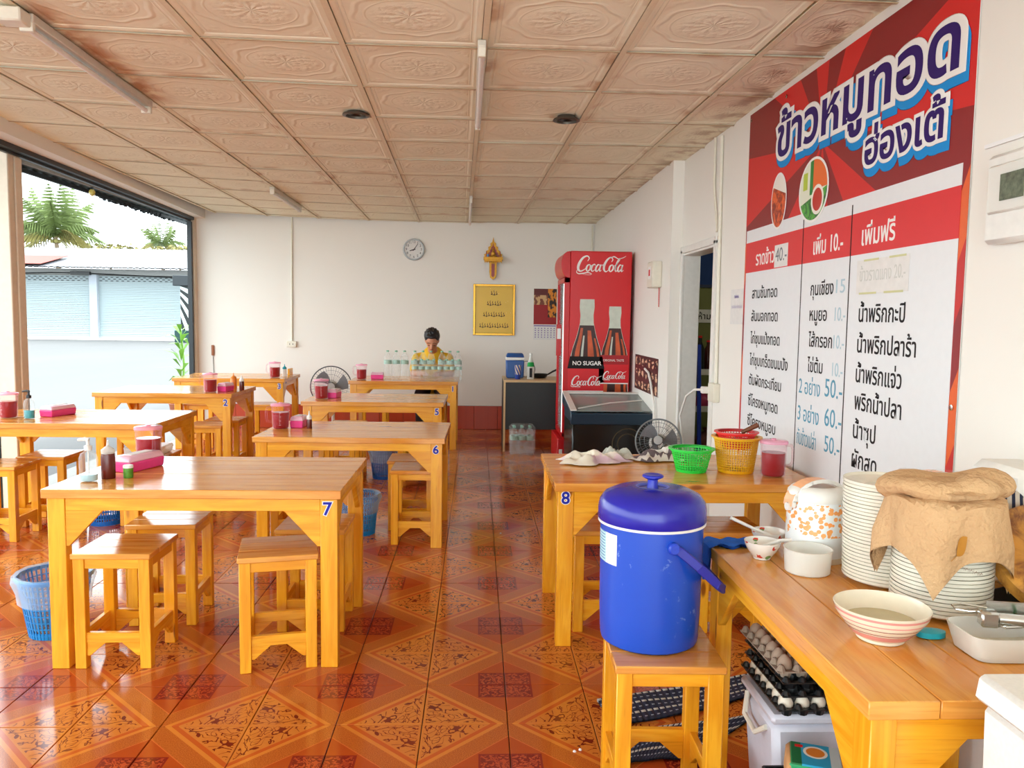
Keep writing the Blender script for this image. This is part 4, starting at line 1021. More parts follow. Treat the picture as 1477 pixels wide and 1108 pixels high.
for k, r in enumerate((.085, .13)): obj('front_swirl', MB().tube([(.12+r*math.cos(.4+t*.22), -.3105, .38+r*math.sin(.4+t*.22)) for t in range(22)], .005, 5), flat('dim_gold_print', srgb(70, 58, 30), .5), cf)
# ================================================================ WALL BITS BY THE DOORWAY
def on_right(name, label, cat, y, z, x=XR): return thing(name, label, cat, (x, y, z), rot=(PI/2, 0, -PI/2))
ps = on_right('group_photo_poster', 'red poster of small portrait photos behind the freezer', 'poster', 7.35, .80, XR2)
pp = Mat('portrait_print', .4); u_, v_, _ = pp.coord('UV'); cl = ((u_*7).m('FRACT')-.5); rw = ((v_*3).m('FRACT')-.45)
dd_ = (cl*cl*1.3+rw*rw).m('SQRT'); pn2 = pp.noise(pp.comb(u_, v_, 0), 9, 3)
pp.col(pp.mix(dd_.lt(.36), srgb(70, 14, 16), pp.mix(pn2.gt(.5), srgb(30, 24, 26), srgb(222, 176, 140))))
obj('sheet', MB().grid(1, 1, lambda u, v: (.95*u, .31*v, .012)).box((.475, .155, .006), (.95, .31, .01), mi=1), [pp.m, PAPER], ps)
fb = on_right('breaker_box', 'small white breaker box with red tag above the freezer', 'electrical box', 6.62, 1.69, XR2)
obj('box', MB().box((.11, .10, .04), (.20, .21, .08)), CREAM, fb, bev=.008); obj('red_tag', MB().box((.11, .115, .0815), (.10, .10, .002)).box((.11, .115, .083), (.05, .05, .002), mi=1), [WPR, REDPR], fb)
obj('strap', MB().box((.16, -.08, .01), (.012, .16, .004)), REDPR, fb)
nt_ = on_right('paper_note', 'white paper note with faint handwriting right of the doorway', 'note', 4.90, 1.40)
obj('sheet', MB().box((.12, .11, .002), (.23, .21, .002)), PAPER, nt_)
m = MB(); rd = random.Random(5)
for yy, a, b in ((.16, .07, .14), (.10, .03, .20)):
    for i in range(8): x = a+(b-a)*i/7; ribbon(m, [(x, yy), (x+.006, yy+.02), (x+.012, yy), (x+.016, yy+.012)], .0025, z=.0035, sub=3)
obj('handwriting', m, emit_text('faint_violet_ink', srgb(150, 140, 190)), nt_)
conduit('wall_conduit', 'white conduit beside the doorway down to the socket', [(XR-.012, 5.16, 2.6), (XR-.012, 5.14, 1.9), (XR-.012, 5.12, 1.25), (XR-.012, 5.11, 1.02)], .011)
conduit('wall_conduit', 'thin white conduit from ceiling to above the doorway', [(XR-.012, 5.31, 2.62), (XR-.012, 5.3, 2.3), (XR-.012, 5.2, 2.0)], .009)
sk = on_right('wall_socket', 'white double socket with plug right of the doorway', 'socket', 5.17, .90)
obj('box', MB().box((.05, .06, .022), (.12, .12, .044)), CREAM, sk, bev=.004)
obj('plug', MB().box((-.02, .07, .06), (.045, .045, .05)), WHITE, sk, bev=.006)
tag(obj('power_cable', MB().tube([(1.50, 5.2, .97), (1.47, 5.33, .96), (1.46, 5.5, .90), (1.45, 5.62, .75), (1.47, 5.62, .60), (1.50, 5.55, .3), (1.5, 5.52, .02)], .008, 7), WHITE), 'white power cable drooping from the doorway socket to the floor', 'cable')
tag(obj('power_cable', MB().tube([(1.46, 6.9, 1.0), (1.45, 6.7, .98), (1.44, 6.55, .9), (1.45, 6.45, .7), (1.44, 6.42, .3), (1.44, 6.4, .02)], .010, 7), WHITE), 'white cable hanging in front of the portrait poster', 'cable')
# storeroom contents
rk = thing('storage_rack', 'white slatted storage rack inside the dark storeroom', 'rack', (2.12, 7.2, 0))
for x in (-.2, .35):
    for y in (-.15, .2): obj('post', MB().box((x, y, .6), (.03, .03, 1.2)), WHITE, rk)
for z in (.2, .62, .95):
    m = MB()
    for i in range(7): m.box((.075, -.16+.06*i, z), (.58, .035, .015))
    m.box((.075, -.175, z+.02), (.58, .01, .05)); obj('shelf', m, WHITE, rk)
def bot(x, y, z, r, h, mat, label, cap=REDP):
    o = thing('bottle', label, 'bottle', (x, y, z)); obj('bottle', MB().lathe([(r*.9, 0), (r, .01), (r, h*.6), (r*.35, h*.85), (r*.35, h)], 14), mat, o); obj('cap', MB().lathe([(r*.4, h*.97), (r*.4, h*1.03), (.001, h*1.03)], 10), cap, o)
bot(2.00, 7.12, .98, .045, .3, BLACK, 'dark bottle with red cap on top rack shelf'); bot(2.10, 7.2, .98, .05, .26, flat('brown_bottle', srgb(70, 26, 18), .2), 'brown bottle behind the dark one on rack')
def sack(x, y, z, r, mat, label, cat='bag', sz=1):
    o = thing('bag', label, cat, (x, y, z)); m = MB(); rip = lambda a, zz: 1+.08*math.sin(5*a+zz*20)
    m.lathe([(r*.8, 0), (r, r*.3*sz), (r*.95, r*.9*sz), (r*.5, r*1.4*sz), (r*.2, r*1.55*sz), (r*.35, r*1.75*sz)], 20, ripple=rip); obj('bag', m, mat, o)
sack(2.22, 7.12, .98, .10, PAPER, 'crumpled white plastic bag on top rack shelf', sz=1.3); sack(2.05, 7.15, .645, .08, flat('magenta_bag', srgb(170, 40, 90), .4), 'magenta bag on middle rack shelf')
sack(2.24, 7.15, .645, .08, GREYM, 'grey bag on middle rack shelf'); sack(2.1, 7.15, .225, .13, flat('spotted_bag', srgb(120, 60, 50), .6, var=.7, nscale=25), 'dark spotted sack on the lowest rack shelf'); sack(2.32, 7.15, .225, .10, PAPER, 'white sack on the lowest rack shelf')
bh = thing('broom', 'bright blue broom handle leaning in the storeroom doorway', 'broom', (1.80, 6.3, 0)); obj('handle', MB().tube([(0, 0, .05), (.06, .35, 1.22)], .018, 8), BLUEP, bh); obj('head', MB().box((0, 0, .04), (.25, .05, .08)), BLUEP, bh, bev=.01)
sg = thing('storeroom_sign', 'small white sign with black lettering on olive wall', 'sign', (2.20, 7.89, 1.47), rot=(PI/2, 0, 0)); obj('board', MB().box((.09, 0, .003), (.26, .13, .006)), PAPER, sg); text('lettering', 'ห้าม', .085, INK, sg, (-.02, -.03, .0066), offset=.001)
# electrical consumer unit on the near right wall
cu2 = on_right('consumer_unit', 'white wall consumer unit with clear cover at the right edge', 'electrical box', 2.37, 1.66)
obj('case', MB().box((.16, .13, .025), (.32, .26, .05)), WHITE, cu2, bev=.012); obj('cover', MB().box((.17, .155, .054), (.29, .14, .014)), FROST, cu2, bev=.006); obj('breakers', MB().box((.14, .155, .0625), (.10, .075, .004)), flat('breaker_labels', srgb(110, 120, 96), .5, var=.6, nscale=70), cu2)
tag(obj('trunking', MB().box((0, 0, 0), (.008, .3, .012), T(XR-.005, 2.3, 1.965))), 'thin white trunking strip above the consumer unit', 'trunking')
# ================================================================ CEILING LAMPS
def batten(loc, L, rz, label, w_=.045, tube=True):
    o = thing('tube_light', label, 'light', loc, rz)
    obj('batten', MB().box((0, 0, -.018), (w_, L, .036)), flat('aged_white_metal', srgb(206, 200, 186), .4), o, bev=.003)
    for s_ in (-1, 1): obj('lamp_holder', MB().box((0, s_*(L/2-.012), -.045), (w_*.9, .024, .05)), CREAM, o, bev=.003)
    obj('tube', MB().tube([(0, -L/2+.02, -.055), (0, L/2-.02, -.055)], .013, 10), WHITE, o)
    return o
o = batten((-1.845, 4.06, cz(-1.84)-.008), 1.32, .04, 'long tube light at upper left with rusty stain beside it', .06)
obj('cable_cover', MB().box((-.03, -.70, -.03), (.10, .09, .055)), CREAM, o, bev=.006)
batten((.0, 4.19, 2.598), 1.36, .012, 'long tube light in the middle of the ceiling', .036)
batten((-1.94, 8.35, cz(-1.94)-.008), 1.3, .02, 'far tube light at left near back wall')
batten((-.085, 8.85, 2.598), 1.9, .015, 'far narrow tube light above the shrine', .03)
for x, lb in ((-.72, 'dark round downlight left of the middle tube light'), (.515, 'dark round downlight right of the middle tube light')):
    o = thing('downlight', lb, 'light', (x, 4.84, 2.598)); obj('ring', MB().lathe([(.078, 0), (.080, -.008), (.060, -.012), (.052, .02)], 28), flat('tarnished_ring', srgb(90, 84, 74), .4, .5, .5), o); obj('reflector', MB().lathe([(.052, .0), (.035, -.004), (.001, .012)], 24), BLACK, o)
RUST = flat('rust_stain', srgb(196, 130, 70), .8)
# ================================================================ MENU BANNER
bn = thing('menu_banner', 'large red and white printed food menu banner on the right wall', 'banner', (XR-.003, 4.65, 0), rot=(PI/2, 0, -PI/2))
BW, BZ0, BZ1 = 2.13, .64, 2.60
ry = Mat('ray_print', .45); u_, v_, _ = ry.coord('UV')
an = ((v_-.82)*1.95).m('ARCTAN2', (u_-.47)*2.13)
sn = (an*8+.9).m('SINE'); ry.col(ry.mix(sn.gt(.05), srgb(136, 16, 22), srgb(206, 24, 24)))
m = MB().add([(0, BZ0, .002), (BW, BZ0, .002), (BW, BZ1-.02, .002), (0, BZ1, .002)], [(0, 1, 2, 3)], [[(0, 0), (1, 0), (1, 1), (0, 1)]])
m.box((BW/2, (BZ0+BZ1)/2-.01, .0005), (BW, BZ1-BZ0-.02, .002), mi=1)
sheet = obj('sheet', m, [ry.m, PAPER], bn)
def edge_print(x0, x1):
    m = MB(); zs = [BZ0, .95, 1.2, 1.42, 1.62, 1.85]; 
    for i in range(5): m.add([(x0, zs[i], .0027), (x1, zs[i]+(.08 if i else 0), .0027), (x1, zs[i+1]+.08, .0027), (x0, zs[i+1], .0027)], [(0, 1, 2, 3)], mi=i % 3)
    return m
ED = [flat('edge_red', srgb(196, 28, 26), .45), flat('edge_orange', srgb(226, 96, 36), .45), flat('edge_dark_red', srgb(140, 20, 28), .45)]
obj('edge_print', edge_print(2.09, 2.13), ED, bn); obj('edge_print', edge_print(0, .03), ED, bn)
PANELW = flat('panel_white_print', srgb(226, 228, 230), .4, var=.02)
obj('white_panel', MB().box((1.058, (BZ0+1.70)/2, .0032), (2.06, 1.70-BZ0, .0012)), PANELW, bn)
obj('white_strip', MB().box((1.055, 1.905, .0032), (2.07, .07, .0012)), PANELW, bn)
obj('header_strip', MB().box((1.055, 1.785, .0034), (2.07, .17, .0012)), flat('header_red_print', srgb(214, 28, 36), .4, var=.02), bn)
for x in (.835, 1.335): obj('divider_line', MB().box((x, 1.28, .0044), (.007, 1.26, .0012)), INK, bn)
def ftext(body, x0, x1, y, sy_, mat, parent=bn, z=.0046, off=0, name='lettering', bevel=0, rz=0, ext=.0003):
    cu = bpy.data.curves.new(name, 'FONT'); cu.body = body; cu.size = 1; cu.offset = off; cu.extrude = .001; cu.resolution_u = 3
    if bevel: cu.bevel_depth = bevel; cu.bevel_resolution = 2; cu.extrude = 0
    o = bpy.data.objects.new(name, cu); COL.objects.link(o); bpy.context.view_layer.update()
    me = bpy.data.meshes.new_from_object(o.evaluated_get(bpy.context.evaluated_depsgraph_get()))
    bpy.data.objects.remove(o); bpy.data.curves.remove(cu)
    me.materials.clear(); me.materials.append(mat)
    xs = [v.co.x for v in me.vertices]; a, b = (min(xs)+bevel, max(xs)-bevel) if xs else (0, 1)
    k = (x1-x0)/(b-a)
    for v in me.vertices: v.co.x = (v.co.x-a)*k; v.co.y *= sy_; v.co.z *= .0004/(bevel or .001)
    return place(bpy.data.objects.new(name, me), parent, (x0, y, z), (0, 0, rz))
# list lettering
for body, y, x1 in (('สามชั้นทอด', 1.552, .53), ('สันนอกทอด', 1.425, .55), ('ไก่ชุบแป้งทอด', 1.30, .59), ('ไก่ชุบเกร็ดขนมปัง', 1.178, .71), ('ตับผัดกระเทียม', 1.066, .635), ('ซี่โครงหมูทอด', .948, .60), ('ซี่โครงหมูอบ', .835, .58)):
    ftext(body, .15, x1, y, .082, INK, off=.008)
for body, y, x1 in (('กุนเชียง', 1.547, 1.19), ('หมูยอ', 1.43, 1.135), ('ไส้กรอก', 1.31, 1.20), ('ไข่ต้ม', 1.192, 1.115)): ftext(body, .95, x1, y, .085, INK, off=.008)
for body, y, x1 in (('น้ำพริกกะปิ', 1.427, 1.79), ('น้ำพริกปลาร้า', 1.303, 1.875), ('น้ำพริกแจ่ว', 1.182, 1.79), ('พริกน้ำปลา', 1.07, 1.80), ('น้ำซุป', .952, 1.62), ('ผักสด', .832, 1.64)): ftext(body, 1.435, x1, y, .098, INK, off=.009)
ftext('ราดข้าว', .19, .47, 1.735, .105, WPR, off=.012); ftext('เพิ่ม 10.-', .96, 1.262, 1.735, .105, WPR, off=.012); ftext('เพิ่มฟรี', 1.43, 1.69, 1.735, .11, WPR, off=.012)
pst = obj('price_patch', MB().box((.563, 1.762, .005), (.18, .115, .001)), PAPER, bn); ftext('40.-', .49, .64, 1.735, .10, flat('pencil_grey', srgb(110, 116, 122), .6), pst, z=.0058)
for t_, y in (('15', 1.55), ('10.-', 1.43), ('10.-', 1.31), ('10.-', 1.19)): ftext(t_, 1.215, 1.315 if len(t_) > 2 else 1.30, y, .085, MARKF)
ftext('2 อย่าง', .862, 1.10, 1.085, .10, MARK); ftext('50.-', 1.15, 1.32, 1.095, .115, MARK)
ftext('3 อย่าง', .862, 1.10, .955, .10, MARK, off=.004); ftext('60.-', 1.16, 1.325, .965, .115, MARK)
ftext('กับข้าวเปล่า', .862, 1.08, .838, .10, MARK); ftext('50.-', 1.17, 1.32, .85, .105, MARK)
pp2 = obj('taped_paper', MB().box((1.603, 1.607, .005), (.40, .135, .001)).box((1.52, 1.672, .0058), (.12, .008, .0006), mi=1).box((1.72, 1.672, .0058), (.12, .008, .0006), mi=1).box((1.50, 1.541, .0058), (.14, .008, .0006), mi=1).box((1.70, 1.541, .0058), (.14, .008, .0006), mi=1), [PAPER, flat('yellow_tape', srgb(206, 204, 150), .5)], bn)
ftext('ข้าวราดแกง 20.-', 1.43, 1.78, 1.59, .075, flat('faint_grey_ink', srgb(204, 204, 198), .6), pp2, z=.0058)
# big title, white outline and blue drop edge
def title(body, x0, x1, y, sy_, rz):
    ftext(body, x0+.012, x1+.012, y-.032, sy_, CYANP, z=.0036, bevel=.115, name='title_shadow', rz=rz)
    ftext(body, x0, x1, y, sy_, WPR, z=.0050, bevel=.105, name='title_outline', rz=rz)
    ftext(body, x0, x1, y, sy_, PURPLE, z=.0064, off=.022, name='title_lettering', rz=rz)
title('ข้าวหมูทอด', .45, 2.04, 2.275, .27, -.01); title('ฮ่องเต้', 1.42, 1.975, 2.055, .175, -.01)
# two round food photographs
def dish(cx, cy_, rx, ry_, kind):
    a = Mat('dish_print', .4); u, v, _ = a.coord('Object')
    n = a.noise(a.comb(u, v, 0), 26, 4, .6, .8)
    if kind == 0: a.col(a.mix(((v-.055+u*.3)).gt(0), a.mix(n.sm(.4, .6), srgb(140, 34, 14), srgb(226, 96, 30)), srgb(232, 226, 216)))
    else:
        g_ = a.mix(n.sm(.42, .58), srgb(24, 96, 40), srgb(84, 170, 60)); c = a.mix((v+.03-u*.2).gt(0), g_, srgb(222, 226, 206))
        c = a.mix((u+.02).gt(0)*(v-.0).gt(0), c, srgb(230, 108, 40)); c = a.mix(((u+.02).abs()).lt(.018)*v.gt(-.02), c, srgb(30, 130, 50)); c = a.mix(((u+.09).abs()).lt(.025)*((v-.05).abs()).lt(.04), c, srgb(180, 200, 60))
        d1 = ((u-.05)*(u-.05)+(v+.05)*(v+.05)).m('SQRT'); c = a.mix(d1.lt(.068), c, srgb(236, 230, 220)); c = a.mix(d1.lt(.052), c, srgb(190, 40, 26)); a.col(c)
    o = obj('dish_photo', MB().lathe([(1, .0), (1, .0012), (.001, .0012)], 36, Matrix.Diagonal((rx, ry_, 1, 1))), WPR, bn, (cx, cy_, .0045))
    obj('dish_food', MB().lathe([(.92, .0014), (.001, .0015)], 36, Matrix.Diagonal((rx, ry_, 1, 1))), a.m, o)
dish(.500, 2.045, .105, .145, 0); dish(.93, 2.035, .165, .15, 1)
for x, z in ((.03, 2.565), (.55, 2.56), (2.105, 2.54), (2.105, 1.15)): obj('grommet', MB().lathe([(.006, .002), (.010, .006), (.005, .007)], 12), CHROME, bn, (x, z, 0))
# ================================================================ COOLER ON STOOL
CX, CY, CZ = .525, 2.325, .4715
co = thing('water_cooler', 'big round blue insulated cooler on a pine stool', 'cooler', (CX, CY, CZ))
sc = Mat('scuffed_blue_plastic', .26); x_, y_, z_ = sc.coord('Object'); n1 = sc.noise(sc.comb(x_, y_, z_), 34, 4, .7, .5); n2 = sc.noise(sc.comb(x_*3, y_*3, z_), 3, 2)
sc.col(sc.mix((n1.sm(.62, .68))*n2.sm(.48, .6)*.6, srgb(20, 74, 186), srgb(110, 146, 210)))
obj('body', MB().lathe([(.135, 0), (.143, .006), (.146, .02), (.149, .10), (.152, .358), (.001, .358)], 56), sc.m, co)
obj('rim', MB().lathe([(.152, .354), (.1585, .356), (.1585, .363), (.152, .364)], 56), WHITE, co)
ld = obj('lid', MB().lathe([(.157, .363), (.159, .366), (.159, .395), (.155, .418), (.140, .438), (.11, .452), (.065, .459), (.048, .459), (.045, .455), (.001, .455)], 56), BLUEL, co)
obj('lid_ring', MB().lathe([(.042, .455), (.046, .4605), (.050, .4595)], 36), flat('white_scuffed_ring', srgb(96, 110, 190), .4), ld)
obj('knob', MB().lathe([(.017, .455), (.015, .463), (.015, .480), (.024, .484), (.031, .488), (.031, .492), (.026, .495), (.010, .492), (.001, .492)], 32), flat('knob_blue', srgb(28, 44, 176), .3), ld)
lab = Mat('cooler_label', .4); u_, v_, _ = lab.coord('UV'); ln = lab.noise(lab.comb(u_*3, v_*20, 0), 4, 2)
lc = lab.mix(v_.gt(.785), lab.mix(u_.gt(.55), srgb(176, 214, 220), srgb(226, 228, 222)), lab.mix(((u_*9).m('SINE')).gt(.1), srgb(110, 190, 196), srgb(206, 60, 60)))
lab.col(lab.mix(((v_*700).m('SINE').gt(.5))*v_.lt(.785)*u_.lt(.5), lc, srgb(70, 120, 170)))
obj('label', MB().lathe([(.1508, .245), (.1518, .335)], 12, T(rz=math.radians(176)), arc=math.radians(42)), lab.m, co)
hp_ = [(.03, -.152, .315), (.045, -.162, .31), (.10, -.168, .265), (.155, -.165, .215), (.178, -.14, .195), (.185, -.08, .188), (.185, .04, .188), (.178, .12, .195), (.155, .16, .215), (.10, .166, .265), (.045, .162, .31), (.03, .152, .315)]
m = MB()
for i in range(len(hp_)-1):
    a, b = Vector(hp_[i]), Vector(hp_[i+1]); d = b-a; q = d.to_track_quat('X', 'Z').to_matrix().to_4x4(); m.box((0, 0, 0), (d.length+.008, .012, .026), Matrix.Translation((a+b)/2) @ q)
obj('handle', m, flat('handle_blue', srgb(30, 40, 150), .3), co, bev=.003)
for s_ in (-1, 1): obj('hinge', MB().lathe([(.017, 0), (.017, .014), (.012, .018), (.001, .018)], 20, T(.03, s_*.150, .315, PI/2 if s_ < 0 else -PI/2)), BLUEP, co)
# ================================================================ CLOTHS AND BASKETS ON TABLE 8
def cloth(name, label, loc, w_, d_, h, mat, seed, cat='cloth', rz=0, n=46, drop=None):
    rd = random.Random(seed); ph = [rd.uniform(0, 6) for _ in range(10)]
    def fn(u, v):
        a = 2*PI*u; r = v; er = 1+.22*math.sin(3*a+ph[0])+.12*math.sin(7*a+ph[1])+.06*math.sin(13*a+ph[2])
        x = w_/2*r*er*math.cos(a); y = d_/2*r*er*math.sin(a)
        z = h*(1-r**2.2)*(.55+.45*math.sin(x*55+ph[3]+2*math.sin(y*30))*math.cos(y*48+ph[4]))+.006+.012*(1+math.sin(9*a+ph[5]+r*9))*r*(1-r)*2
        if drop and x < drop: z -= (drop-x)*.9
        return (x, y, max(z, .003) if not drop else z)
    return tag(obj(name, MB().grid(n, 16, fn), mat, None, loc, (0, 0, rz)), label, cat)
RAG = Mat('rag', .9); x_, y_, z_ = RAG.coord('Object'); rn = RAG.noise(RAG.comb(x_, y_, z_), 9, 3); RAG.col(RAG.mix(rn.sm(.5, .62), srgb(226, 218, 200), srgb(206, 178, 190)))
cloth('cleaning_rag', 'crumpled off-white and pink rag at left end of the basket table', (.56, 3.88, .722), .33, .22, .055, RAG.m, 4)
cloth('cleaning_rag', 'frayed greyish white rag beside the pink-white one on the basket table', (.70, 3.97, .722), .17, .12, .06, flat('grey_white_rag', srgb(206, 208, 196), .9, nscale=20, var=.2), 8)
ZG = Mat('zigzag_cloth', .9); x_, y_, z_ = ZG.coord('Object'); zz = ((x_*26).m('FRACT')-.5).abs(); ZG.col(ZG.mix(((y_*70+zz*4+x_*14).m('SINE')).gt(0), srgb(96, 82, 84), srgb(214, 206, 196)))
cloth('kitchen_cloth', 'grey and white zigzag cloth behind green basket', (.955, 3.96, .722), .33, .20, .06, ZG.m, 12)
def basket(loc, label, rt, rb, h, mat, nr, nv, name='basket'):
    o = thing(name, label, 'basket', loc); m = MB()
    for k in range(nr):
        z = .012+(h-.02)*k/(nr-1); r = rb+(rt-rb)*z/h
        m.lathe([(r-.0011, z-.0015), (r+.0011, z-.0015), (r+.0011, z+.0015), (r-.0011, z+.0015)], 32)
    for k in range(nv):
        a = 2*PI*k/nv; m.box((0, 0, 0), (.0026, .0034, h-.008), Matrix.Translation(((rb+rt)/2*math.cos(a), (rb+rt)/2*math.sin(a), h/2)) @ Matrix.Rotation(a, 4, 'Z') @ Matrix.Rotation(math.atan((rt-rb)/h), 4, 'Y'))
    obj('lattice_wall', m, mat, o)
    obj('rim', MB().lathe([(rt-.003, h-.012), (rt+.003, h-.012), (rt+.004, h-.004), (rt+.014, h-.003), (rt+.014, h+.002), (rt-.003, h+.002)], 40), mat, o)
    m = MB().lathe([(rb, 0), (rb+.002, .012), (rb, .012)], 32)
    for q in (.3, .6, .9): m.lathe([(rb*q-.002, .003), (rb*q+.002, .003), (rb*q+.002, .006), (rb*q-.002, .006)], 28)
    for k in range(12): a = PI*k/12; m.box((0, 0, .0045), (rb*2, .004, .003), T(rz=a))
    obj('base', m, mat, o); return o
basket((1.005, 3.66, .722), 'bright green open lattice basket on the basket table', .094, .068, .108, flat('green_plastic', srgb(40, 220, 70), .35), 9, 40)
basket((1.215, 3.66, .722), 'yellow lattice basket holding a red one on the basket table', .102, .080, .165, flat('yellow_plastic', srgb(236, 176, 14), .35), 14, 48)
basket((1.212, 3.655, .835), 'small red lattice basket stacked inside the yellow one', .088, .065, .075, REDP, 6, 40)
kn = thing('knife', 'knife with brown wooden handle resting in red basket', 'knife', (1.215, 3.64, .90))
obj('handle', MB().tube([(.005, -.03, .012), (.075, -.05, .052)], [.009, .012], 10), flat('brown_handle', srgb(110, 60, 32), .5), kn)
obj('blade', MB().box((-.045, -.015, -.012), (.10, .002, .026), T(ry=-.5)), CHROME, kn)
# ================================================================ FRONT RIGHT TABLE
t9 = make_table('serving_table', 'big pine serving table at lower right loaded with plates and bowls', 1.05, .82, 6)
t9.location = (1.135, 1.913, 0); t9.rotation_euler.z = PI/2; t9['group'] = GT
Z9 = TH
BT = flat('blue_towel', srgb(20, 92, 190), .95, bump=.4, nscale=160)
tw = MB(); 
def tf(u, v):
    s = u*.30-.05; x = .665+s; z = Z9+.012; y = 2.36+.085*v+.004*math.sin(u*20)
    if s < .055: x = .711+.004*math.sin(v*9); z = Z9+.010-(.055-s)*1.1
    return (x, y, z+.004*math.sin(u*31+v*8))
tag(obj('blue_towel', tw.grid(30, 8, tf).grid(30, 8, lambda u, v: tuple(Vector(tf(u, v))-Vector((0 if u > .4 else -.006, 0, .008 if u > .4 else 0)))), BT), 'folded bright blue towel over the far corner of serving table', 'towel')
PLT = flat('cream_melamine', srgb(228, 224, 208), .22)
pme_ = MB().lathe([(.001, .004), (.060, .004), (.064, .0), (.068, .004), (.088, .010), (.106, .0165), (.110, .0235), (.1115, .0235), (.1115, .0165), (.108, .0135), (.090, .0065), (.070, .0)], 40)
plate_me = pme_.mesh('plate', PLT)
def stack(cx, cy_, n, pitch, lab, lab_top, grp, lean):
    for i in range(n):
        o = place(bpy.data.objects.new('plate', plate_me), None, (cx+lean[0]*i+random.uniform(-.0008, .0008), cy_+lean[1]*i+random.uniform(-.0008, .0008), Z9+.001+pitch*i), (0, 0, random.uniform(0, 6)))
        tag(o, lab_top if i == n-1 else lab, 'plate', grp)
stack(1.105, 2.06, 28, .0094, 'cream plate in the tall stack beside the rice cooler', 'topmost cream plate of the uncovered stack', 'uncovered tall stack of cream plates', (-.0003, 0))
stack(1.125, 1.845, 28, .0094, 'cream plate in the stack under the tan towel', 'topmost cream plate hidden under tan towel', 'stack of cream plates under the tan towel', (0, 0))
# tan towel draped over the near stack
TAN = Mat('tan_towel', .95, .2); x_, y_, z_ = TAN.coord('Object'); tn = TAN.noise(TAN.comb(x_, y_, z_), 60, 4); t2_ = TAN.noise(TAN.comb(x_, y_, z_), 7, 2)
TAN.col(TAN.mix(t2_, srgb(186, 146, 104), srgb(208, 172, 130))); TAN.bump(tn, 1.0, .010)
to = thing('tan_towel', 'tan towel with gold leaf motif draped over the plate stack', 'towel', (1.125, 1.845, Z9+.275))
CA = math.radians(-126)
def drape(u, v, th=0):
    a = (u-.5)*.47; b = (v-.5)*.47                       # square cloth, corner towards CA
    ca = CA-PI/4; x = a*math.cos(ca)-b*math.sin(ca); y = a*math.sin(ca)+b*math.cos(ca)
    d = math.hypot(x, y); an_ = math.atan2(y, x); R_ = .113
    f = math.sin(an_*5+.6)*.5+math.sin(an_*9+2)*.3
    if d < R_: return (x, y, .010+.004*math.sin(x*50)*math.sin(y*60)+th)
    L_ = d-R_; r = R_+.010+.03*L_+.020*min(1, L_/.1)*(f+.5)+th
    return (r*math.cos(an_), r*math.sin(an_), .010-L_*.97-min(L_, .01)*.3)
tb_ = obj('cloth', MB().grid(54, 54, lambda u, v: drape(u, v)).grid(54, 54, lambda u, v: drape(u, v, .005)), TAN.m, to)
def fold(u, v):
    a = 2*PI*u-.3; b = 2*PI*v; R_ = .072+.012*math.sin(2*a+1); r = .030*(1+.25*math.sin(3*a)+.12*math.sin(5*a+1))
    return ((R_+r*math.cos(b)*1.3)*math.cos(a)*1.35+.012, (R_+r*math.cos(b)*1.3)*math.sin(a)*.95+.01, .028+r*math.sin(b)*.95+.006*math.sin(4*a))
obj('rolled_fold', MB().grid(60, 16, fold).lathe([(.10, .03), (.06, .045), (.001, .05)], 20, ripple=lambda a, z: 1+.1*math.sin(3*a)), TAN.m, to)
def on_drape(px, pz, k=.0025):                             # a point on the towel face seen from the room
    an_ = px; L_ = pz; f = math.sin(an_*5+.6)*.5+math.sin(an_*9+2)*.3; r = .113+.010+.03*L_+.020*min(1, L_/.1)*(f+.5)+.005+k
    return (r*math.cos(an_), r*math.sin(an_), .010-L_*.97-.003)
GLF = flat('gold_thread', srgb(180, 120, 30), .6)
m = MB(); A0 = math.radians(-113)
def leaf(u, v): q = math.sin(PI*u)*.05*(v-.5)*2; return on_drape(A0+.06+.17*u+q*.9, .112-.045*u+q*.35, .003)
m.grid(8, 3, leaf); m.grid(6, 1, lambda u, v: on_drape(A0-.02+.09*u, .122-.012*u+.002*v, .003)); obj('leaf_motif', m, GLF, tb_)
m = MB()
for i in range(9): m.grid(4, 1, lambda u, v: on_drape(A0+.17+.032*i+.03*u, .137+.004*i*.3+.008*(abs(u-.5)*2)*(1 if i % 2 else .5)+.0018*v, .003))
obj('script_embroidery', m, flat('brown_thread', srgb(110, 70, 50), .7), tb_)
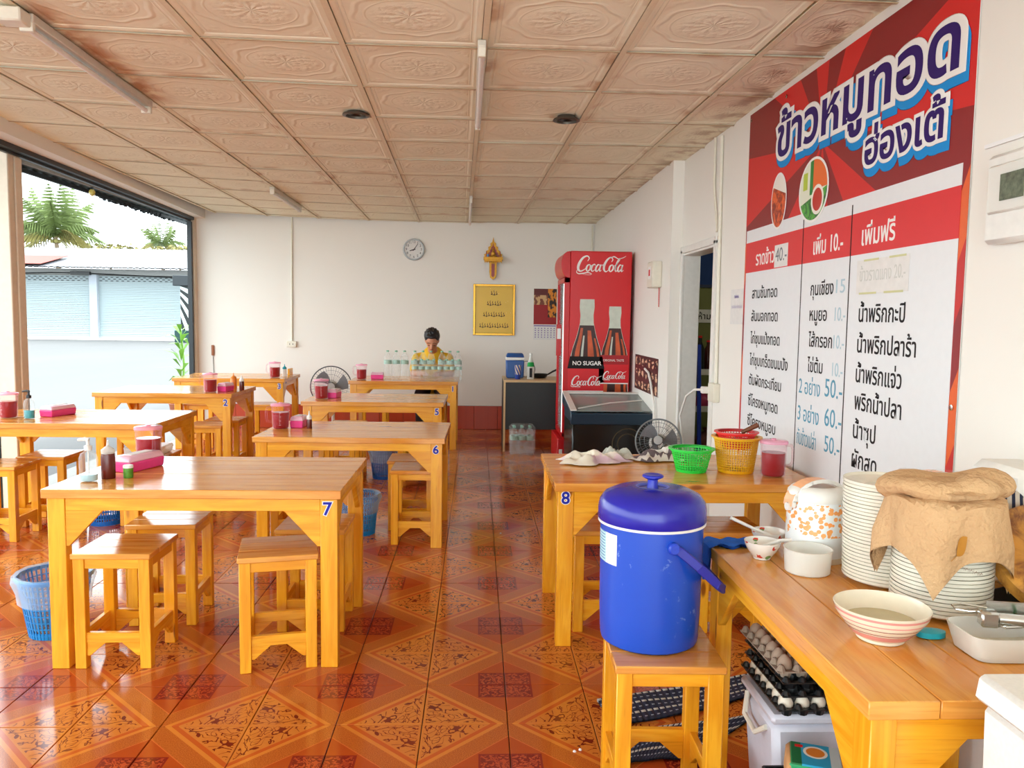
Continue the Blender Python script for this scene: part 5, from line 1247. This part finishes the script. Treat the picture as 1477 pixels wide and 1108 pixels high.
# rice coolers
FLO = Mat('orange_blossom_print', .3); u_, v_, _ = FLO.coord('UV'); vv_ = FLO.voro(FLO.comb(u_*34, v_*72, 0), 1.0); fb_ = FLO.noise(FLO.comb(u_*9, v_*10, 0), 2, 3)
bandm = (1-((v_-.125).abs()).sm(.035, .06)); FLO.col(FLO.mix((vv_.lt(.46))*((bandm+fb_*.5-.2).gt(.55)), srgb(232, 236, 236), FLO.mix(fb_, srgb(240, 130, 40), srgb(248, 190, 120))))
def ricecooler(loc, label, R_, hh, rz, peach):
    o = thing('rice_cooler', label, 'rice cooler', loc, rz)
    obj('body', MB().lathe([(R_*.96, 0), (R_, .006), (R_, .02), (R_*.98, hh*.8), (R_*.96, hh*.82)], 40), FLO.m, o); obj('base_ring', MB().lathe([(R_*1.01, .0), (R_*1.02, .012), (R_*1.0, .016)], 40), flat('cream_ring', srgb(226, 210, 180), .4), o)
    obj('lid', MB().lathe([(R_*.99, hh*.82), (R_*1.0, hh*.85), (R_*.97, hh*.93), (R_*.85, hh*.98), (R_*.6, hh), (R_*.58, hh*.985), (.001, hh*.985)], 40), WHITE, o)
    P = [(R_*1.06*math.cos(t), 0, hh*.74+hh*.34*math.sin(t)) for t in [PI*k/16 for k in range(17)]]
    m = MB(); m2 = MB()
    for i in range(16):
        a, b = Vector(P[i]), Vector(P[i+1]); d = b-a; q = Matrix.Translation((a+b)/2) @ Matrix.Rotation(-math.atan2(d.z, d.x), 4, 'Y')
        m.box((0, 0, 0), (d.length+.004, .052, .004), q, mi=0); m2.box((0, -.0275, 0), (d.length+.004, .004, .010), q)
    hd = obj('handle', m, peach, o); obj('handle_edge', m2, WHITE, hd)
    for s_ in (-1, 1): obj('hinge', MB().lathe([(.012, 0), (.012, .012), (.001, .012)], 14, T(s_*R_*1.0, 0, hh*.72, 0, s_*PI/2)), WHITE, o)
    return o
PEACH = flat('peach_plastic', srgb(240, 178, 130), .35)
ricecooler((1.005, 2.285, Z9), 'white rice cooler with orange blossom band on serving table', .085, .215, .15, PEACH)
ricecooler((1.36, 2.30, Z9), 'second white rice cooler with peach handle behind the plates', .112, .235, .1, PEACH)
g1 = thing('clear_cup', 'stacked clear plastic cups on top of the far rice cooler', 'cups', (1.33, 2.27, Z9+.2335)); obj('cups', MB().lathe([(.03, 0), (.04, .03), (.042, .03)], 20, T(-.045)).lathe([(.03, 0), (.04, .026), (.042, .026)], 20, T(.05)), CLEAR, g1)
# foreground crockery
def bowl(loc, label, R_, r_, h, mat, rings=None, inner=None, name='bowl'):
    o = thing(name, label, 'bowl', loc)
    pr = [(r_*.95, 0), (r_, .002), (r_, h*.10), (r_*1.15, h*.16), (R_*.80, h*.5), (R_*.95, h*.78), (R_, h), (R_*.985, h*1.01), (R_*.93, h*.80), (R_*.76, h*.5), (r_, h*.2), (.001, h*.16)]
    obj('bowl', MB().lathe(pr, 48), mat, o); 
    for z0, z1, ra, mm in rings or (): obj('stripe', MB().lathe([(ra(z0)+.0008, z0), (ra(z1)+.0008, z1)], 48), mm, o)
    if inner: obj('contents', MB().lathe([(R_*.75, h*.55), (.001, h*.55)], 36), inner, o)
    return o
PB = flat('pale_cream_glaze', srgb(232, 222, 200), .15); ST = flat('maroon_line', srgb(150, 34, 40), .25); PST = flat('pink_band', srgb(226, 156, 150), .2)
prf = [(.052, .005), (.0575, .012), (.08, .0375), (.095, .0585), (.10, .075)]
def ra_(z):
    for (a, b), (c, d) in zip(prf, prf[1:]):
        if b <= z <= d: return a+(c-a)*(z-b)/(d-b)
    return .1
bowl((.895, 1.68, Z9), 'large pale pink bowl with maroon lines, nearest bowl on serving table', .10, .05, .075, PB, [(.030, .0315, ra_, ST), (.0415, .043, ra_, ST), (.0525, .070, ra_, PST), (.014, .026, ra_, PST)], flat('cloudy_water', srgb(190, 178, 138), .05))
FW_ = Mat('floral_porcelain', .15); x_, y_, z_ = FW_.coord('Object'); fv = FW_.voro(FW_.comb(x_, y_, z_), 34); fc_ = FW_.noise(FW_.comb(x_, y_, z_), 18, 2)
FW_.col(FW_.mix(fv.lt(.30)*fc_.gt(.52), srgb(230, 226, 218), FW_.mix(fc_.gt(.6), srgb(206, 70, 60), srgb(110, 150, 90))))
def spoon(o, a, L, tip, mat, name='spoon', label=''):
    s_ = thing(name, label, 'spoon', o)
    d = Vector((math.cos(a), math.sin(a), 0)); obj('handle', MB().tube([tuple(-d*.02), tuple(d*.03+Vector((0, 0, .02))), tuple(d*L+Vector((0, 0, tip)))], [.006, .0045, .0055], 8), mat, s_)
    obj('bowl_end', MB().lathe([(.001, -.006), (.015, -.003), (.019, .002), (.017, .002), (.001, -.002)], 18, Matrix.Translation(-d*.03) @ Matrix.Diagonal((1.2, .9, 1, 1))), mat, s_); return s_
bowl((.842, 2.27, Z9), 'small floral bowl nearest the blue cooler', .052, .025, .052, FW_.m); bowl((.905, 2.39, Z9), 'small floral bowl behind on the far table edge', .052, .025, .050, FW_.m)
spoon((.862, 2.272, Z9+.034), -.15, .115, .028, WHITE, label='white spoon leaning out of the nearer floral bowl'); spoon((.89, 2.395, Z9+.034), PI-.2, .10, .05, WHITE, label='white spoon leaning left from the far floral bowl')
fc2 = thing('plastic_tub', 'round frosted plastic tub beside the floral bowls', 'tub', (.925, 2.145, Z9)); obj('tub', MB().lathe([(.056, 0), (.060, .003), (.064, .066), (.066, .068), (.063, .068), (.058, .004), (.001, .004)], 36), FROST, fc2)
tu = thing('batter_tub', 'rectangular white tub with batter residue, lower right corner', 'tub', (1.135, 1.60, Z9))
m = MB()
def rr_(u, v, zb, k):  # rounded rectangle ring
    a = 2*PI*u; c, s_ = math.cos(a), math.sin(a); p = .35
    return (.115*k*math.copysign(abs(c)**p, c), .068*k*math.copysign(abs(s_)**p, s_), zb)
m.grid(48, 6, lambda u, v: rr_(u, v, .002+.052*v, .86+.14*v)).grid(48, 6, lambda u, v: rr_(u, v, .054-.048*v, .975-.14*v)).grid(48, 1, lambda u, v: rr_(u, v, .054, 1-.025*v))
m.grid(48, 1, lambda u, v: rr_(u, v, .003, .86*(1-v)+.001)); obj('tub', m, FROST, tu)
obj('batter', MB().grid(48, 4, lambda u, v: (lambda p: (p[0], p[1], .014+.006*math.sin(u*18+v*5)))(rr_(u, v, .0, .88*(1-v)+.001))), flat('batter', srgb(214, 206, 182), .5, nscale=40, var=.15), tu)
tg = thing('tongs', 'steel wire tongs resting across the white tub', 'tongs', (1.135, 1.585, Z9+.058)); obj('wire', MB().tube([(.22, .02, .015), (.05, .0, .006), (-.03, -.008, .006), (-.04, -.002, .006), (-.03, .004, .006), (.05, .012, .008), (.22, .035, .018)], .0035, 8), CHROME, tg)
tag(obj('cyan_lid', MB().lathe([(.001, 0), (.02, .002), (.02, .014), (.001, .018)], 16, Matrix.Diagonal((1.6, 1, 1, 1))), flat('cyan_plastic', srgb(30, 170, 190), .3), None, (1.012, 1.685, Z9)), 'small cyan plastic piece between pink bowl and tub', 'lid')
# pan and chopping block at the right edge
pan = thing('wok', 'dark crusted wok under the chopping board at right edge', 'wok', (1.36, 1.74, Z9)); obj('wok', MB().lathe([(.06, 0), (.11, .015), (.15, .045), (.155, .045), (.11, .012), (.001, .006)], 36), flat('burnt_black_metal', srgb(40, 24, 20), .5, var=.4, nscale=22), pan)
CB = Mat('crusted_board', .45); x_, y_, z_ = CB.coord('Object'); cn = CB.noise(CB.comb(x_, y_, z_), 14, 5, .65, .6); CB.col(CB.mix(cn.sm(.35, .62), srgb(110, 56, 24), srgb(196, 136, 52))); CB.bump(cn, .6, .006)
cbd = thing('chopping_board', 'round golden-brown chopping board tilted at the right edge', 'chopping board', (1.385, 1.78, .868), rot=(.66, -.10, 0)); obj('board', MB().lathe([(.16, -.025), (.166, -.018), (.166, .012), (.158, .018), (.001, .020)], 44), CB.m, cbd)
cl_ = thing('cleaver', 'steel cleaver with round handle and green band', 'knife', (1.07, 1.60, .806), rz=-.22)
obj('handle', MB().tube([(.03, 0, 0), (.30, 0, -.006)], .0125, 14), CHROME, cl_); obj('bolster', MB().box((.012, 0, .0), (.035, .03, .034)), CHROME, cl_, bev=.004); obj('green_band', MB().lathe([(.0132, -.003), (.0132, .003)], 16, T(.085, 0, -.001, 0, PI/2)), GREENP, cl_)
obj('blade', MB().box((.17, .035, .012), (.30, .003, .03)), CHROME, cl_); obj('wire_loop', MB().tube([(.02, .03, .012), (-.03, .035, .016), (-.05, .03, .013), (-.045, .02, .008), (-.02, .018, .006), (.03, .02, .01)], .0022, 6), CHROME, cl_)
# white box and striped cloth behind the board
wb = thing('foam_box', 'pale foam lunch boxes stacked by the right wall', 'box', (1.47, 2.06, Z9)); obj('box', MB().box((0, 0, .09), (.14, .2, .18), top=(1, 1)), CREAM, wb, bev=.01); obj('lid', MB().box((-.01, 0, .255), (.17, .26, .13), top=(.85, .85)), flat('foam_white', srgb(236, 234, 228), .8), wb, bev=.02)
sp_ = Mat('navy_stripe_cloth', .9); u_, v_, _ = sp_.coord('UV'); sp_.col(sp_.mix(((u_*60+v_*8).m('SINE')).gt(.2), srgb(196, 184, 168), srgb(34, 38, 60)))
tag(obj('striped_cloth', MB().grid(20, 14, lambda u, v: (1.29+.13*u, 2.0-.10*u-.06*v, .99-.17*v+.012*math.sin(u*14)-.06*u*0)).grid(20, 14, lambda u, v: (1.294+.13*u, 2.005-.10*u-.06*v, .992-.17*v+.012*math.sin(u*14))), sp_.m), 'navy and cream striped cloth hanging beside the tan towel', 'cloth')
# big foam box at the lower right corner on a stool
dup(st0, (1.11, 1.03, 0), 0, 'pine stool under the white foam box at lower right', GS)
fx = thing('foam_cooler', 'big white foam box cut by the lower right picture corner', 'foam box', (1.13, 1.03, .471)); FM = flat('white_foam', srgb(232, 230, 224), .7, bump=.15, nscale=120)
obj('box', MB().box((0, 0, .15), (.49, .54, .30), top=(1.02, 1.02)), FM, fx, bev=.012); obj('lid', MB().box((0, 0, .325), (.52, .57, .048), top=(.985, .985)), FM, fx, bev=.008)
# ================================================================ UNDER THE FRONT TABLE
tt = thing('storage_tote', 'translucent white plastic tote under the serving table', 'tote', (1.06, 2.245, 0)); TO = flat('milky_plastic', srgb(206, 206, 218), .35)
obj('body', MB().box((0, 0, .15), (.40, .235, .30), top=(1.12, 1.1)), TO, tt, bev=.02); obj('lid', MB().box((0, 0, .315), (.46, .27, .03)), TO, tt, bev=.01)
obj('handle', MB().tube([(-.225, .08, .30), (-.242, .05, .245), (-.242, -.04, .235), (-.225, -.08, .27)], .008, 8), CREAM, tt)
def tray(z, label, mat, dx=0, dy=0, bumps=False):
    o = thing('egg_tray', label, 'egg tray', (.985+dx, 2.235+dy, z), .02); m = MB(); n = 6; p = .046
    for i in range(n):
        for j in range(n):
            x, y = (i-2.5)*p, (j-2.5)*p
            m.lathe([(.013, 0), (.021, .028)], 8, T(x, y, 0), smooth=False)
    for i in range(n+1):
        for j in range(n+1):
            x, y = (i-3)*p, (j-3)*p; m.lathe([(.015, .026), (.006, .044 if bumps else .040), (.001, .046 if bumps else .041)], 8, T(x, y, 0))
    for s_ in (-1, 1): m.box((s_*.145, 0, .027), (.012, .30, .004)).box((0, s_*.145, .027), (.30, .012, .004))
    obj('cups', m, mat, o); return o
zt = .332
tray(zt, 'black egg tray with white eggs, lowest on the white tote', BLACK); tray(zt+.037, 'black egg tray second from the bottom on tote', BLACK, .012, .005); tray(zt+.074, 'black egg tray just below the pulp tray', BLACK, .012, .008)
PULP = flat('grey_pulp', srgb(158, 140, 122), .95, bump=.3, nscale=90)
o = tray(zt+.105, 'grey-brown paper pulp egg tray on top of the black trays', PULP, -.004, .008, True)
EGG = flat('egg_shell', srgb(236, 226, 206), .5); EGB = flat('brown_pulp_egg', srgb(176, 150, 128), .7)
em = MB().lathe([(.001, -.026), (.012, -.023), (.020, -.010), (.021, .0), (.018, .014), (.011, .025), (.001, .030)], 14); eme = em.mesh('egg', EGG); ebm = em.mesh('brown_egg', EGB)
for i in range(6): tag(obj('egg', eme, None, None, (.87+.046*i, 2.12, zt+.033)), 'white egg in the front row of the lowest black tray', 'egg', 'white eggs in the lowest tray')
for i in range(1, 6): tag(obj('egg', eme, None, None, (.87, 2.12+.046*i, zt+.033)), 'white egg in the left row of the lowest black tray', 'egg', 'white eggs along the tray side')
for i in range(6):
    for j in range(6): tag(obj('egg', ebm, None, None, (.866+.046*i, 2.128+.046*j, zt+.138)), 'greyish brown egg in the top pulp tray', 'egg', 'brown eggs in the top pulp tray')
bc = thing('black_crate', 'black plastic lattice crate on the floor under the carton', 'crate', (.90, 1.93, .032)); m = MB()
for s_ in (-1, 1):
    for k in range(7): m.box((s_*.12, -.09+.03*k, .10), (.006, .006, .2)); m.box((-.12+.04*k, s_*.10, .084), (.006, .006, .23))
    for z in (.01, .07, .13, .195): m.box((s_*.12, 0, z), (.006, .2, .012)); m.box((0, s_*.10, z), (.24, .006, .012))
m.box((0, 0, .19), (.22, .19, .01)).box((0, 0, .006), (.24, .2, .008)); obj('lattice', m, BLACK, bc)
kc = thing('egg_carton', 'kraft carton with green and blue printed sleeve under table', 'carton', (.885, 1.95, .235), rot=(0, .0, -.35)); KR = flat('kraft_card', srgb(190, 140, 90), .9)
obj('carton', MB().box((0, 0, .035), (.15, .13, .07), top=(.95, .9)), KR, kc, bev=.008)
CT = Mat('sleeve_print', .5); u_, v_, z_ = CT.coord('Object'); d3 = ((u_-.0)*(u_-.0)*1.+(v_-.012)*(v_-.012)).m('SQRT')
cc_ = CT.mix(z_.gt(.069), srgb(24, 150, 90), CT.mix(u_.lt(-.035), srgb(40, 160, 200), srgb(20, 110, 60))); cc_ = CT.mix(d3.lt(.030)*z_.gt(.069), cc_, srgb(230, 230, 220)); cc_ = CT.mix(d3.lt(.023)*z_.gt(.069), cc_, srgb(220, 130, 40)); cc_ = CT.mix(u_.gt(.035)*z_.gt(.069), cc_, srgb(190, 206, 206)); CT.col(cc_)
sl_ = obj('sleeve', MB().box((0, 0, .0365), (.135, .132, .072), top=(.96, .91)), CT.m, kc, bev=.006); m = MB()
for i in range(2): m.box((-.02+.0*i, -.0665, .028+.018*i), (.075, .0008, .006))
obj('print_lines', m, WPR, sl_); obj('red_mark', MB().box((-.04, .035, .0728), (.02, .012, .001)), REDPR, sl_)
# striped mats
MT = Mat('navy_woven_mat', .95); u_, v_, _ = MT.coord('UV'); ms = (v_*3).m('FRACT'); wv = (u_*160).m('SINE')
mc = MT.mix(ms.gt(.80)*wv.gt(-.6), srgb(22, 26, 52), srgb(186, 184, 176)); mc = MT.mix(((ms-.4).abs()).lt(.05)*wv.gt(.2), mc, srgb(150, 154, 170)); MT.col(mc); MT.bump(wv, .4, .003)
def mat_(label, P0, P1, P2, P3, seed):
    rd = random.Random(seed); a = rd.uniform(0, 6)
    def q(u, v, dz=0):
        x = (P0[0]*(1-u)+P1[0]*u)*(1-v)+(P3[0]*(1-u)+P2[0]*u)*v; y = (P0[1]*(1-u)+P1[1]*u)*(1-v)+(P3[1]*(1-u)+P2[1]*u)*v
        return (x, y+.008*math.sin(u*7+a), .002+dz+.003*(1+math.sin(u*16+a)*math.cos(v*5)))
    return tag(obj('floor_mat', MB().grid(40, 10, lambda u, v: q(u, v, .006)).grid(40, 10, lambda u, v: q(u, v, 0)), MT.m), label, 'mat')
mat_('navy striped floor mat strip behind the cooler stool', (.50, 2.66), (1.10, 2.90), (1.14, 3.08), (.46, 2.86), 1)
mat_('navy striped floor mat strip under the cooler stool', (.47, 2.43), (.74, 2.49), (1.04, 2.76), (.50, 2.62), 2)
for i, (x, y) in enumerate(((.335, 2.52), (.355, 2.53), (.17, 5.2), (-.62, 3.75))): tag(obj('crumb', MB().lathe([(.002, 0), (.006, .002), (.004, .006), (.001, .007)], 6), PAPER, None, (x, y, .0005)), ['pale crumb on the floor tiles left of cooler stool', 'second pale crumb close by the cooler stool', 'pale crumb in the middle of the aisle', 'pale crumb by the rear leg of the nearest left table'][i], 'crumb')
